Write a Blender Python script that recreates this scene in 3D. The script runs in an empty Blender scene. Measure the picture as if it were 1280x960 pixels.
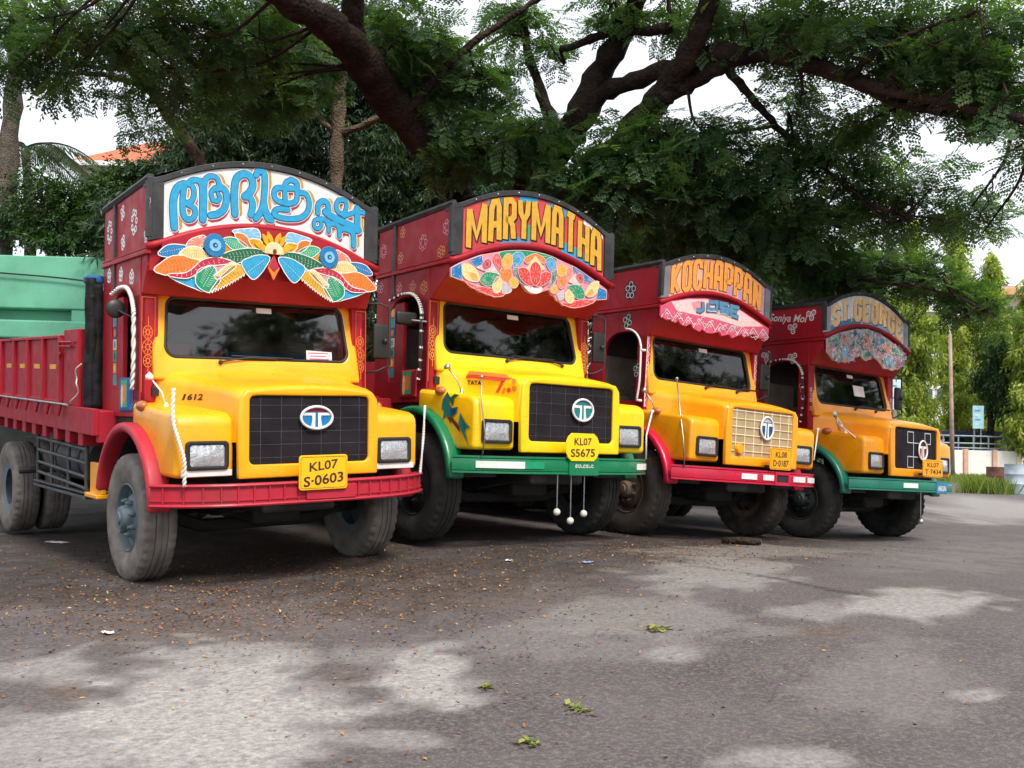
import bpy, bmesh, math, random
import numpy as np
from mathutils import Matrix, Vector

random.seed(7)
RNG = np.random.default_rng(11)
SC = bpy.context.scene
COL = SC.collection

# ------------------------------------------------------------------ camera
F_PX, PITCH, ROLL, CAM_Z = 1238.962, math.radians(3.516), math.radians(1.548), 1.045
_F = np.array([0, math.cos(PITCH), math.sin(PITCH)])
_U0 = np.array([0, -math.sin(PITCH), math.cos(PITCH)])
_R0 = np.array([1.0, 0, 0])
CR = _R0 * math.cos(ROLL) + _U0 * math.sin(ROLL)
CU = _U0 * math.cos(ROLL) - _R0 * math.sin(ROLL)
CPOS = np.array([0, 0, CAM_Z])
cam_d = bpy.data.cameras.new('camera')
cam_d.sensor_width = 36
cam_d.lens = F_PX / 1280 * 36
cam_d.clip_end = 2000
cam = bpy.data.objects.new('camera', cam_d)
COL.objects.link(cam)
cam.matrix_world = Matrix(((CR[0], CU[0], -_F[0], CPOS[0]), (CR[1], CU[1], -_F[1], CPOS[1]),
                           (CR[2], CU[2], -_F[2], CPOS[2]), (0, 0, 0, 1)))
SC.camera = cam

# ------------------------------------------------------------------ sky, sun, exposure
SUN_EL, SUN_AZ = math.radians(52), math.radians(150)      # azimuth clockwise from +Y: behind the camera, to the right
W = bpy.data.worlds.new('World'); SC.world = W; W.use_nodes = True
nt = W.node_tree; nt.nodes.clear()
sky = nt.nodes.new('ShaderNodeTexSky'); sky.sky_type = 'NISHITA'; sky.sun_disc = False
sky.sun_elevation = SUN_EL; sky.sun_rotation = SUN_AZ; sky.dust_density = 4.0
mixc = nt.nodes.new('ShaderNodeMix'); mixc.data_type = 'RGBA'
mixc.inputs['Factor'].default_value = 0.82                # a bright, nearly closed cloud cover
mixc.inputs['B'].default_value = (8.6, 8.9, 9.4, 1)
bg = nt.nodes.new('ShaderNodeBackground'); bg.inputs['Strength'].default_value = 0.105
out = nt.nodes.new('ShaderNodeOutputWorld')
nt.links.new(sky.outputs[0], mixc.inputs['A']); nt.links.new(mixc.outputs['Result'], bg.inputs['Color'])
nt.links.new(bg.outputs[0], out.inputs['Surface'])
sun_d = bpy.data.lights.new('sun', 'SUN'); sun_d.energy = 2.9; sun_d.angle = math.radians(16); sun_d.color = (1, .95, .86)
sun = bpy.data.objects.new('sun', sun_d); COL.objects.link(sun)
_sd = Vector((math.sin(SUN_AZ) * math.cos(SUN_EL), math.cos(SUN_AZ) * math.cos(SUN_EL), math.sin(SUN_EL)))
sun.rotation_euler = _sd.to_track_quat('Z', 'Y').to_euler()
SC.view_settings.view_transform = 'Standard'; SC.view_settings.look = 'None'
SC.view_settings.exposure = 0.6; SC.view_settings.gamma = 1; SC.view_settings.use_curve_mapping = False
SC.render.engine = 'CYCLES'
SC.cycles.use_denoising = True
SC.cycles.use_adaptive_sampling = True; SC.cycles.adaptive_threshold = .03
SC.cycles.max_bounces = 5; SC.cycles.transparent_max_bounces = 8
SC.cycles.sample_clamp_indirect = 6

# ------------------------------------------------------------------ places
LOR = [dict(x=-2.129, y=8.529, a=38.327, r=-2.539, q=1.085, z=-.056, sc=.99),
       dict(x=-.031, y=10.153, a=37.235, r=.154, q=-.311, z=.112, sc=1.016),
       dict(x=2.208, y=11.942, a=35.793, r=2.353, q=.546, z=.03, sc=1.005),
       dict(x=4.596, y=13.489, a=38.075, r=1.672, q=-.743, z=-.076, sc=.986)]

def lor_mat(i):
    t = LOR[i]; r, q, a = [math.radians(t[k]) for k in 'rqa']
    c, s = math.cos, math.sin
    Rr = np.array([[c(r), 0, s(r)], [0, 1, 0], [-s(r), 0, c(r)]])
    Rq = np.array([[1, 0, 0], [0, c(q), -s(q)], [0, s(q), c(q)]])
    Ra = np.array([[c(a), -s(a), 0], [s(a), c(a), 0], [0, 0, 1]])
    return Ra @ Rq @ Rr * t['sc'], np.array([t['x'], t['y'], t['z']])

def ray(px, py):
    return _F + CR * (px - 640) / F_PX - CU * (py - 480) / F_PX

def at(px, py, d):
    """world point on the line of sight through (px,py) of the 1280x960 photo at world depth y=d"""
    v = ray(px, py); return CPOS + v * (d / v[1])

def tr(i, pts, yp, ax=1):
    """outline points measured in the photo -> coordinates in the lorry's own plane y=yp (or x=yp)"""
    R, o = lor_mat(i); Ri = np.linalg.inv(R); c = Ri @ (CPOS - o); res = []
    for px, py in pts:
        d = Ri @ ray(px, py); p = c + d * ((yp - c[ax]) / d[ax])
        res.append((p[0], p[2]) if ax == 1 else (p[1], p[2]))
    return res

# ground height: a low hump under the middle of the row
_S = [-2, 3.41, 6.07, 8.93, 11.77, 17]; _H = [-.15, -.056, .112, .03, -.076, -.12]; _M = [0, .044, 0, -.041, -.025, 0]
def gz(x, y):
    s = np.asarray(x) * math.cos(math.radians(37.3)) + np.asarray(y) * math.sin(math.radians(37.3))
    s = np.clip(s, _S[0], _S[-1] - 1e-6); z = np.zeros_like(s, dtype=float)
    for k in range(5):
        h = _S[k + 1] - _S[k]; t = (s - _S[k]) / h
        v = (2*t**3-3*t**2+1)*_H[k] + (t**3-2*t**2+t)*h*_M[k] + (-2*t**3+3*t**2)*_H[k+1] + (t**3-t**2)*h*_M[k+1]
        z = np.where((s >= _S[k]) & (s < _S[k + 1]), v, z)
    return z

def ground_at(px, py):
    v = ray(px, py); z = 0.0
    for _ in range(12):
        p = CPOS + v * ((z - CPOS[2]) / v[2]); z = float(gz(p[0], p[1]))
    return p

# ------------------------------------------------------------------ materials
MATS = {}
def lin(c):
    return tuple(((v / 255) / 12.92 if v / 255 <= .04045 else ((v / 255 + .055) / 1.055) ** 2.4) for v in c) + (1,)

def mat(name, col, rough=.5, metal=0., var=.15, vscale=4., bump=0., bscale=60., coat=0., dirt=0., dirtcol=(.05, .04, .035), spec=.5, dscale=2.2, trans=0.):
    """principled material: base colour with broad uneven fading, fine relief and optional grime"""
    if name in MATS: return MATS[name]
    m = bpy.data.materials.new(name); m.use_nodes = True; n = m.node_tree.nodes; l = m.node_tree.links
    b = n['Principled BSDF']; c4 = tuple(col[:3]) + (1,)
    b.inputs['Roughness'].default_value = rough; b.inputs['Metallic'].default_value = metal
    b.inputs['Coat Weight'].default_value = coat; b.inputs['Coat Roughness'].default_value = .12
    b.inputs['Specular IOR Level'].default_value = spec
    tc = n.new('ShaderNodeTexCoord')
    src = None
    if var > 0:
        nz = n.new('ShaderNodeTexNoise'); nz.inputs['Scale'].default_value = vscale; nz.inputs['Detail'].default_value = 6
        l.new(tc.outputs['Object'], nz.inputs['Vector'])
        mr = n.new('ShaderNodeMapRange'); mr.inputs[1].default_value = .3; mr.inputs[2].default_value = .7
        l.new(nz.outputs['Fac'], mr.inputs[0])
        mx = n.new('ShaderNodeMix'); mx.data_type = 'RGBA'
        mx.inputs['A'].default_value = tuple(v * (1 - var) for v in c4[:3]) + (1,)
        mx.inputs['B'].default_value = tuple(min(1, v * (1 + var * .6) + var * .02) for v in c4[:3]) + (1,)
        l.new(mr.outputs[0], mx.inputs['Factor']); src = mx.outputs['Result']
        mr2 = n.new('ShaderNodeMapRange'); mr2.inputs[1].default_value = .25; mr2.inputs[2].default_value = .75
        mr2.inputs[3].default_value = max(.03, rough - .1); mr2.inputs[4].default_value = min(1, rough + .15)
        nz2 = n.new('ShaderNodeTexNoise'); nz2.inputs['Scale'].default_value = vscale * 3.7; nz2.inputs['Detail'].default_value = 5
        l.new(tc.outputs['Object'], nz2.inputs['Vector']); l.new(nz2.outputs['Fac'], mr2.inputs[0]); l.new(mr2.outputs[0], b.inputs['Roughness'])
    if dirt > 0:
        nd = n.new('ShaderNodeTexNoise'); nd.inputs['Scale'].default_value = dscale; nd.inputs['Detail'].default_value = 11; nd.inputs['Roughness'].default_value = .72
        l.new(tc.outputs['Object'], nd.inputs['Vector'])
        md = n.new('ShaderNodeMapRange'); md.inputs[1].default_value = .52; md.inputs[2].default_value = .78; md.inputs[4].default_value = dirt
        l.new(nd.outputs['Fac'], md.inputs[0])
        mx2 = n.new('ShaderNodeMix'); mx2.data_type = 'RGBA'; mx2.inputs['B'].default_value = tuple(dirtcol) + (1,)
        l.new(md.outputs[0], mx2.inputs['Factor'])
        if src: l.new(src, mx2.inputs['A'])
        else: mx2.inputs['A'].default_value = c4
        src = mx2.outputs['Result']
    if src: l.new(src, b.inputs['Base Color'])
    else: b.inputs['Base Color'].default_value = c4
    if bump > 0:
        nb = n.new('ShaderNodeTexNoise'); nb.inputs['Scale'].default_value = bscale; nb.inputs['Detail'].default_value = 4
        l.new(tc.outputs['Object'], nb.inputs['Vector'])
        bp = n.new('ShaderNodeBump'); bp.inputs['Strength'].default_value = bump; bp.inputs['Distance'].default_value = .01
        l.new(nb.outputs['Fac'], bp.inputs['Height']); l.new(bp.outputs[0], b.inputs['Normal'])
    MATS[name] = m
    return m

def leaf_mat(name, c0, c1, c2, trans=.35, rough=.45):
    """foliage: three leaf colours picked by the per-leaf attribute 'var'; light passes through the blades"""
    m = bpy.data.materials.new(name); m.use_nodes = True; n = m.node_tree.nodes; l = m.node_tree.links
    b = n['Principled BSDF']; b.inputs['Roughness'].default_value = rough; b.inputs['Specular IOR Level'].default_value = .35
    a = n.new('ShaderNodeAttribute'); a.attribute_name = 'var'
    r = n.new('ShaderNodeValToRGB'); e = r.color_ramp.elements
    e[0].position = 0; e[0].color = tuple(c0) + (1,); e[1].position = 1; e[1].color = tuple(c2) + (1,)
    k = e.new(.6); k.color = tuple(c1) + (1,)
    l.new(a.outputs['Fac'], r.inputs[0]); l.new(r.outputs[0], b.inputs['Base Color'])
    if trans > 0:
        t = n.new('ShaderNodeBsdfTranslucent'); g = n.new('ShaderNodeMix'); g.data_type = 'RGBA'; g.blend_type = 'MULTIPLY'
        g.inputs['Factor'].default_value = 1; g.inputs['B'].default_value = (1.5, 1.6, .5, 1)
        l.new(r.outputs[0], g.inputs['A']); l.new(g.outputs['Result'], t.inputs['Color'])
        mx = n.new('ShaderNodeMixShader'); mx.inputs[0].default_value = trans
        l.new(b.outputs[0], mx.inputs[1]); l.new(t.outputs[0], mx.inputs[2]); l.new(mx.outputs[0], n['Material Output'].inputs['Surface'])
    MATS[name] = m
    return m

def glass_mat(name, tint=.55, rough=.03):
    m = bpy.data.materials.new(name); m.use_nodes = True; n = m.node_tree.nodes; l = m.node_tree.links; n.remove(n['Principled BSDF'])
    t = n.new('ShaderNodeBsdfTransparent'); t.inputs[0].default_value = (tint, tint * 1.02, tint, 1)
    g = n.new('ShaderNodeBsdfGlossy'); g.inputs['Roughness'].default_value = rough
    fr = n.new('ShaderNodeFresnel'); fr.inputs['IOR'].default_value = 1.75
    d = n.new('ShaderNodeBsdfDiffuse'); d.inputs[0].default_value = (.4, .39, .37, 1)
    nz = n.new('ShaderNodeTexNoise'); nz.inputs['Scale'].default_value = 3; nz.inputs['Detail'].default_value = 9
    tc = n.new('ShaderNodeTexCoord'); l.new(tc.outputs['Object'], nz.inputs['Vector'])
    mr = n.new('ShaderNodeMapRange'); mr.inputs[1].default_value = .45; mr.inputs[2].default_value = .85; mr.inputs[4].default_value = .05
    l.new(nz.outputs['Fac'], mr.inputs[0])
    m1 = n.new('ShaderNodeMixShader'); m2 = n.new('ShaderNodeMixShader')
    l.new(fr.outputs[0], m1.inputs[0]); l.new(t.outputs[0], m1.inputs[1]); l.new(g.outputs[0], m1.inputs[2])
    l.new(mr.outputs[0], m2.inputs[0]); l.new(m1.outputs[0], m2.inputs[1]); l.new(d.outputs[0], m2.inputs[2])
    l.new(m2.outputs[0], n['Material Output'].inputs['Surface'])
    MATS[name] = m
    return m

# ------------------------------------------------------------------ mesh helpers: each returns (verts, faces)
def mk(name, vf, m, parent=None, smooth=False, fm=None, auto=None):
    me = bpy.data.meshes.new(name); me.from_pydata([tuple(map(float, v)) for v in vf[0]], [], [tuple(f) for f in vf[1]])
    for q in (m if isinstance(m, (list, tuple)) else [m]): me.materials.append(q)
    if fm is not None: me.polygons.foreach_set('material_index', np.array(fm, dtype=np.int32))
    if smooth: me.polygons.foreach_set('use_smooth', np.ones(len(me.polygons), dtype=bool))
    me.update()
    if auto is not None and smooth: me.set_sharp_from_angle(angle=math.radians(auto))
    o = bpy.data.objects.new(name, me); COL.objects.link(o)
    if parent is not None: o.parent = parent
    return o

def share(name, me, parent=None, loc=(0, 0, 0), rot=(0, 0, 0)):
    o = bpy.data.objects.new(name, me); COL.objects.link(o); o.location = loc; o.rotation_euler = rot
    if parent is not None: o.parent = parent
    return o

def tag(o, label, cat, group=None, kind=None):
    if label: o['label'] = label
    if cat: o['category'] = cat
    if group: o['group'] = group
    if kind: o['kind'] = kind
    return o

def empty(name, loc=(0, 0, 0)):
    o = bpy.data.objects.new(name, None); COL.objects.link(o); o.location = loc; o.empty_display_size = .1
    return o

def join(*vfs):
    V, Fc = [], []
    for v, f in vfs:
        k = len(V); V += list(v); Fc += [tuple(i + k for i in q) for q in f]
    return V, Fc

def bm_out(bm):
    bm.verts.index_update(); r = ([tuple(v.co) for v in bm.verts], [tuple(v.index for v in f.verts) for f in bm.faces]); bm.free(); return r

def bx(x0, x1, y0, y1, z0, z1, b=.006, s=2):
    bm = bmesh.new(); bmesh.ops.create_cube(bm, size=1)
    for v in bm.verts:
        v.co = Vector(((x0 + x1) / 2 + v.co.x * (x1 - x0), (y0 + y1) / 2 + v.co.y * (y1 - y0), (z0 + z1) / 2 + v.co.z * (z1 - z0)))
    if b > 0: bmesh.ops.bevel(bm, geom=bm.edges[:], offset=b, segments=s, affect='EDGES', profile=.5)
    return bm_out(bm)

def tube(pts, r, n=8, cap=True, closed=False):
    P = np.array(pts, float); N = len(P); rr = np.full(N, r) if np.isscalar(r) else np.array(r, float)
    if closed: T_ = np.roll(P, -1, 0) - np.roll(P, 1, 0)
    else: T_ = np.gradient(P, axis=0)
    T_ /= np.linalg.norm(T_, axis=1)[:, None] + 1e-9
    up = np.array([0, 0, 1.]) if abs(T_[0][2]) < .9 else np.array([1., 0, 0])
    u = np.cross(T_[0], up); u /= np.linalg.norm(u); V = []
    for k in range(N):
        u = u - T_[k] * (u @ T_[k]); u /= np.linalg.norm(u) + 1e-9; w = np.cross(T_[k], u)
        for j in range(n):
            a = 2 * math.pi * j / n; V.append(P[k] + rr[k] * (u * math.cos(a) + w * math.sin(a)))
    Fc = []
    for k in range(N if closed else N - 1):
        k2 = (k + 1) % N
        for j in range(n):
            j2 = (j + 1) % n; Fc.append((k * n + j, k * n + j2, k2 * n + j2, k2 * n + j))
    if cap and not closed:
        Fc.append(tuple(range(n - 1, -1, -1))); Fc.append(tuple((N - 1) * n + j for j in range(n)))
    return V, Fc

def smooth_path(pts, k=6):
    P = np.array(pts, float); out = []
    Q = np.vstack([2 * P[0] - P[1], P, 2 * P[-1] - P[-2]])
    for i in range(1, len(Q) - 2):
        for t in np.linspace(0, 1, k, endpoint=False):
            out.append(.5 * ((2 * Q[i]) + (-Q[i-1] + Q[i+1]) * t + (2*Q[i-1] - 5*Q[i] + 4*Q[i+1] - Q[i+2]) * t*t + (-Q[i-1] + 3*Q[i] - 3*Q[i+1] + Q[i+2]) * t**3))
    out.append(P[-1]); return np.array(out)

def lathe(prof, n=32, org=(0, 0, 0), axis='x', mod=None):
    """prof: (radius, height along axis)"""
    V, Fc = [], []; o = np.array(org)
    for k, (r, h) in enumerate(prof):
        for j in range(n):
            a = 2 * math.pi * j / n; rr = r if mod is None else mod(k, j, r)
            c, s = rr * math.cos(a), rr * math.sin(a)
            V.append(o + (np.array([h, c, s]) if axis == 'x' else np.array([c, h, s]) if axis == 'y' else np.array([c, s, h])))
    for k in range(len(prof) - 1):
        for j in range(n):
            j2 = (j + 1) % n; Fc.append((k * n + j, (k + 1) * n + j, (k + 1) * n + j2, k * n + j2))
    return V, Fc

def plate(outer, holes=(), t=.02, fn=None, bev=0., bseg=2):
    """flat board with openings; fn maps (a, b, d) to 3D, d runs through the thickness 0..t"""
    bm = bmesh.new(); E = []
    for loop in [outer] + list(holes):
        vs = [bm.verts.new((a, b, 0)) for a, b in loop]
        E += [bm.edges.new((vs[k], vs[(k + 1) % len(vs)])) for k in range(len(vs))]
    if holes:
        bmesh.ops.triangle_fill(bm, use_beauty=True, use_dissolve=False, edges=E)
    else:
        bm.faces.new([e for e in bm.verts])
    bmesh.ops.recalc_face_normals(bm, faces=bm.faces)
    g = bmesh.ops.extrude_face_region(bm, geom=bm.faces[:])
    for v in g['geom']:
        if isinstance(v, bmesh.types.BMVert): v.co.z += t
    bmesh.ops.recalc_face_normals(bm, faces=bm.faces)
    if bev > 0:
        ed = [e for e in bm.edges if len(e.link_faces) == 2 and e.calc_face_angle(0) > .9]
        bmesh.ops.bevel(bm, geom=ed, offset=bev, segments=bseg, affect='EDGES', profile=.5, clamp_overlap=True)
    if fn:
        for v in bm.verts: v.co = Vector(fn(v.co.x, v.co.y, v.co.z))
        bmesh.ops.recalc_face_normals(bm, faces=bm.faces)
    return bm_out(bm)

def rrect(a0, a1, b0, b1, r, n=5):
    o = []
    for cx, cy, s in ((a1 - r, b1 - r, 0), (a0 + r, b1 - r, 1), (a0 + r, b0 + r, 2), (a1 - r, b0 + r, 3)):
        for k in range(n + 1):
            a = (s + k / n) * math.pi / 2; o.append((cx + r * math.cos(a), cy + r * math.sin(a)))
    return o

def ellipse(cx, cy, rx, ry, n=24):
    return [(cx + rx * math.cos(2 * math.pi * k / n), cy + ry * math.sin(2 * math.pi * k / n)) for k in range(n)]

def ribbon(pts, w, round_cap=True, n=5):
    """painted stroke: outline polygon pieces (quads) of a centre line with width w, in 2D"""
    P = np.array(pts, float); N = len(P); V, Fc = [], []
    d = np.diff(P, axis=0); d /= np.linalg.norm(d, axis=1)[:, None] + 1e-12
    for k in range(N):
        if k == 0: nn = np.array([-d[0][1], d[0][0]]); s = 1
        elif k == N - 1: nn = np.array([-d[-1][1], d[-1][0]]); s = 1
        else:
            a = np.array([-d[k-1][1], d[k-1][0]]); b = np.array([-d[k][1], d[k][0]]); nn = a + b; L = np.linalg.norm(nn)
            if L < 1e-6: nn = a; s = 1
            else: nn /= L; s = min(1.6, 1 / max(.3, nn @ a))
        V += [P[k] + nn * s * w / 2, P[k] - nn * s * w / 2]
    for k in range(N - 1): Fc.append((2*k, 2*k+1, 2*k+3, 2*k+2))
    if round_cap:
        for k, dr in ((0, -d[0]), (N - 1, d[-1])):
            base = math.atan2(dr[1], dr[0]); c = len(V)
            for j in range(n + 1):
                a = base - math.pi / 2 + math.pi * j / n; V.append(P[k] + w / 2 * np.array([math.cos(a), math.sin(a)]))
            Fc.append(tuple(range(c, c + n + 1)))
    return V, Fc

def paint(name, items, fn, mats, parent, step=.0004, base=.0):
    """flat painted shapes lying on a board: items are (kind, data, material index); each coat lies a little above the last"""
    V, Fc, fm = [], [], []; d = base
    for kind, data, mi in items:
        d += step
        if kind == 'poly': v, f = data, [tuple(range(len(data)))]
        else: v, f = data
        k = len(V); V += [fn(a, b, d) for a, b in v]; Fc += [tuple(i + k for i in q) for q in f]; fm += [mi] * len(f)
    return mk(name, (V, Fc), mats, parent, fm=fm)

def text_vf(body, size=1., embolden=0., shear=0.):
    """outline of a short text in the built-in font: (verts2d, faces), centred on 0"""
    cu = bpy.data.curves.new('t', 'FONT'); cu.body = body; cu.size = size; cu.offset = embolden; cu.shear = shear; cu.resolution_u = 3
    o = bpy.data.objects.new('t', cu); COL.objects.link(o)
    dg = bpy.context.evaluated_depsgraph_get(); dg.update()
    me = o.evaluated_get(dg).to_mesh()
    V = np.array([v.co[:2] for v in me.vertices]); Fc = [tuple(p.vertices) for p in me.polygons]
    o.evaluated_get(dg).to_mesh_clear(); bpy.data.objects.remove(o); bpy.data.curves.remove(cu)
    c = (V.min(0) + V.max(0)) / 2
    return V - c, Fc

def fit_text(body, w, h, embolden=.0, shear=0.):
    V, Fc = text_vf(body, 1, embolden, shear); e = V.max(0) - V.min(0)
    return V * np.array([w / e[0], h / e[1]]), Fc
# ------------------------------------------------------------------ paints of the lorries
def pnt(name, rgb, **k):
    d = dict(rough=.34, var=.10, vscale=2.2, dirt=.35, dirtcol=(.06, .035, .03), dscale=1.7, coat=.25, bump=.10, bscale=5); d.update(k)
    return mat(name, lin(rgb), **d)
Y = [pnt('paint_yellow_warm', (247, 168, 4), dirt=.42, dirtcol=(.22, .1, .02)), pnt('paint_yellow_lemon', (249, 198, 2), dirt=.4, dirtcol=(.26, .15, .02)),
     pnt('paint_yellow_deep', (237, 158, 5), dirt=.45, dirtcol=(.2, .09, .02)), pnt('paint_amber', (235, 150, 7), dirt=.5, dirtcol=(.2, .09, .02))]
RED = [pnt('paint_red_faded', (162, 26, 40), rough=.5, dirt=.45, coat=0, spec=.3), pnt('paint_red_dark', (150, 20, 36), rough=.5, dirt=.5, coat=0, spec=.3),
       pnt('paint_red_crimson', (156, 12, 34), rough=.48, dirt=.45, coat=0, spec=.3), pnt('paint_red_maroon', (148, 18, 36), rough=.48, dirt=.5, coat=0, spec=.3)]
TRIM = [pnt('paint_trim_rose', (172, 34, 52), rough=.5, dirt=.55, coat=.05, spec=.35), pnt('paint_trim_green', (2, 112, 70), rough=.3),
        pnt('paint_trim_crimson', (190, 14, 56), rough=.32), pnt('paint_trim_teal', (16, 112, 92), rough=.32)]
BLACK = mat('black_board', (.022, .022, .024), .55, var=.4, vscale=9, bump=.15, dirt=.5, dirtcol=(.12, .11, .11))
RUB = mat('rubber_seal', (.012, .012, .012), .5, var=.2)
DARK = mat('dark_chassis', (.012, .011, .01), .75, var=.3, dirt=.5, dirtcol=(.05, .035, .025))
CHASSIS = mat('chassis_grey', (.05, .055, .06), .6, var=.3, dirt=.7, dirtcol=(.11, .08, .06))
CHROME = mat('chrome', (.75, .75, .76), .18, metal=1, var=.1)
STEEL = mat('bare_steel', (.42, .42, .42), .35, metal=.9, var=.25, dirt=.3)
WHITE = mat('white_paint', (.72, .71, .69), .4, var=.12, dirt=.25, dirtcol=(.3, .26, .22))
CREAM = mat('cream_paint', (.75, .66, .45), .45, var=.1)
LENS = mat('lamp_reflector', (.86, .87, .9), .2, metal=.85, var=.1, bump=.5, bscale=26)
AMBER = mat('amber_lens', (.42, .12, .03), .2, var=.2, coat=.5)
PLATEM = [mat('plate_yellow_%d' % k, lin(c), .42, var=.06, dirt=.15) for k, c in enumerate([(240, 180, 6), (242, 200, 4), (232, 158, 8), (238, 158, 10)])]
INK = mat('dark_ink', (.05, .012, .015), .5, var=0)
INK2 = mat('black_ink', (.012, .012, .014), .5, var=0)
GLASS = glass_mat('windscreen_glass', .7)
INT = mat('cab_interior', (.045, .03, .028), .8, var=.3)
SEAT = mat('seat_cloth', (.16, .13, .11), .9, var=.3, bump=.3)
BLUECL = mat('blue_cloth', (.012, .12, .32), .8, var=.2)
SALMON = mat('salmon_box', (.5, .08, .06), .7, var=.25)
ROPE = mat('white_rope', (.72, .7, .66), .7, var=.2)
CARGO = pnt('cargo_red', (158, 22, 42), rough=.55, coat=0, spec=.3, dirt=.6, dirtcol=(.07, .035, .03))
TARP = mat('black_tarpaulin', (.008, .008, .009), .6, var=.5, vscale=14, bump=.6, bscale=14, dirt=.4, dirtcol=(.02, .02, .02), spec=.15)
PC = {k: mat('art_' + k, lin(c), .4, var=.14, vscale=22, bump=.25, bscale=150) for k, c in dict(
    blue=(16, 112, 170), cyan=(34, 150, 196), lblue=(120, 178, 214), navy=(12, 66, 120), orange=(222, 118, 44), yellow=(226, 160, 22), gold=(206, 158, 50),
    cream=(236, 204, 140), green=(8, 96, 62), mint=(36, 160, 116), emer=(6, 140, 98), crim=(176, 30, 62), red=(206, 62, 58), pink=(222, 142, 156),
    lpink=(232, 192, 192), salmon=(216, 128, 104), white=(232, 230, 226), grey=(176, 182, 190), teal=(20, 118, 116), brown=(96, 44, 24), ochre=(196, 138, 46), olive=(70, 66, 36),
    dred=(120, 14, 34), rose=(206, 84, 116), steel=(84, 132, 168), black=(24, 22, 26), lilac=(176, 140, 170), peach=(226, 150, 70), sand=(248, 206, 150)).items()}

def tyre_mat(name, c, dust, dcol):
    return mat(name, c, .8, var=.35, vscale=7, bump=.35, bscale=90, dirt=dust, dirtcol=dcol, dscale=3.5, spec=.25)
TYRE = [tyre_mat('tyre_pale_dust', (.17, .155, .14), .55, (.27, .235, .2)), tyre_mat('tyre_dark', (.035, .033, .032), .35, (.1, .085, .07)),
        tyre_mat('tyre_brown_dust', (.055, .046, .04), .6, (.17, .11, .07)), tyre_mat('tyre_black', (.028, .026, .025), .3, (.08, .065, .055))]
RIM = [mat('rim_blue_grey', (.1, .14, .16), .6, var=.25, dirt=.5, dirtcol=(.16, .13, .11)), mat('rim_black', (.02, .024, .025), .6, var=.3),
       mat('rim_rusty', (.12, .075, .05), .75, var=.45, vscale=12, dirt=.7, dirtcol=(.2, .15, .11)), mat('rim_dark', (.018, .022, .024), .6, var=.3)]

def mesh_mat(name, c, line, scale=210., strength=.6):
    """woven wire netting: two crossing sets of fine wires over a dark radiator"""
    m = bpy.data.materials.new(name); m.use_nodes = True; n = m.node_tree.nodes; l = m.node_tree.links; b = n['Principled BSDF']
    tc = n.new('ShaderNodeTexCoord'); fac = None
    for d in ('X', 'Z'):
        w = n.new('ShaderNodeTexWave'); w.bands_direction = d; w.inputs['Scale'].default_value = scale / 6.28; l.new(tc.outputs['Object'], w.inputs['Vector'])
        if fac is None: fac = w.outputs['Fac']
        else:
            mx = n.new('ShaderNodeMath'); mx.operation = 'MAXIMUM'; l.new(fac, mx.inputs[0]); l.new(w.outputs['Fac'], mx.inputs[1]); fac = mx.outputs[0]
    nz = n.new('ShaderNodeTexNoise'); nz.inputs['Scale'].default_value = 5; nz.inputs['Detail'].default_value = 5; l.new(tc.outputs['Object'], nz.inputs['Vector'])
    mm = n.new('ShaderNodeMath'); mm.operation = 'MULTIPLY'; l.new(fac, mm.inputs[0]); l.new(nz.outputs['Fac'], mm.inputs[1])
    mx = n.new('ShaderNodeMix'); mx.data_type = 'RGBA'; mx.inputs['A'].default_value = tuple(c) + (1,); mx.inputs['B'].default_value = tuple(line) + (1,)
    l.new(mm.outputs[0], mx.inputs['Factor']); l.new(mx.outputs['Result'], b.inputs['Base Color']); b.inputs['Roughness'].default_value = .7; b.inputs['Specular IOR Level'].default_value = .1 if c[0] < .1 else .4
    bp = n.new('ShaderNodeBump'); bp.inputs['Strength'].default_value = strength; bp.inputs['Distance'].default_value = .004
    l.new(fac, bp.inputs['Height']); l.new(bp.outputs[0], b.inputs['Normal'])
    MATS[name] = m; return m
NET = mesh_mat('netting_dark', (.006, .005, .007), (.04, .034, .042))
NET3 = mesh_mat('netting_tan', (.3, .2, .09), (.62, .46, .28), 150)

# ------------------------------------------------------------------ wheel
def rock(v, f, a):
    return v, f
def tyre_vf():
    pr = [(.262, -.095), (.275, -.108), (.30, -.118), (.345, -.134), (.40, -.139), (.445, -.134), (.468, -.127), (.474, -.1265), (.492, -.118), (.5, -.104), (.505, -.085),
          (.505, -.052), (.495, -.049), (.495, -.043), (.505, -.040), (.506, -.012), (.496, -.009)]
    pr = pr + [(r, -h) for r, h in reversed(pr)]; N = len(pr)
    def mod(k, j, r):
        kk = min(k, N - 1 - k)
        if kk in (8, 9, 10) and j % 3 == 0: return r - (.020, .016, .010)[kk - 8]
        if kk in (7,) and j % 3 == 0: return r - .006
        return r
    return lathe(pr, 108, mod=mod)
def rim_vf():
    return lathe([(.2, .09), (.255, .1), (.275, .108), (.272, -.108), (.262, -.114), (.254, -.1), (.247, -.04), (.235, -.032), (.215, -.036), (.19, -.052), (.165, -.078),
                  (.15, -.088), (.105, -.09), (.1, -.097), (.092, -.15), (.08, -.165), (.05, -.17), (.045, -.182), (0.0, -.184)], 40)
TY_V, RM_V = tyre_vf(), rim_vf()
NUT_V = join(lathe([(.0, -.035), (.02, -.035), (.02, 0.0)], 6), lathe([(.0, -.055), (.011, -.055), (.011, -.03)], 8))
HOLE_V = join(lathe([(.032, -.004), (.036, .002), (.036, .012)], 16), lathe([(.0, 0.0), (.033, 0.0)], 16))
_wc = {}
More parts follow.
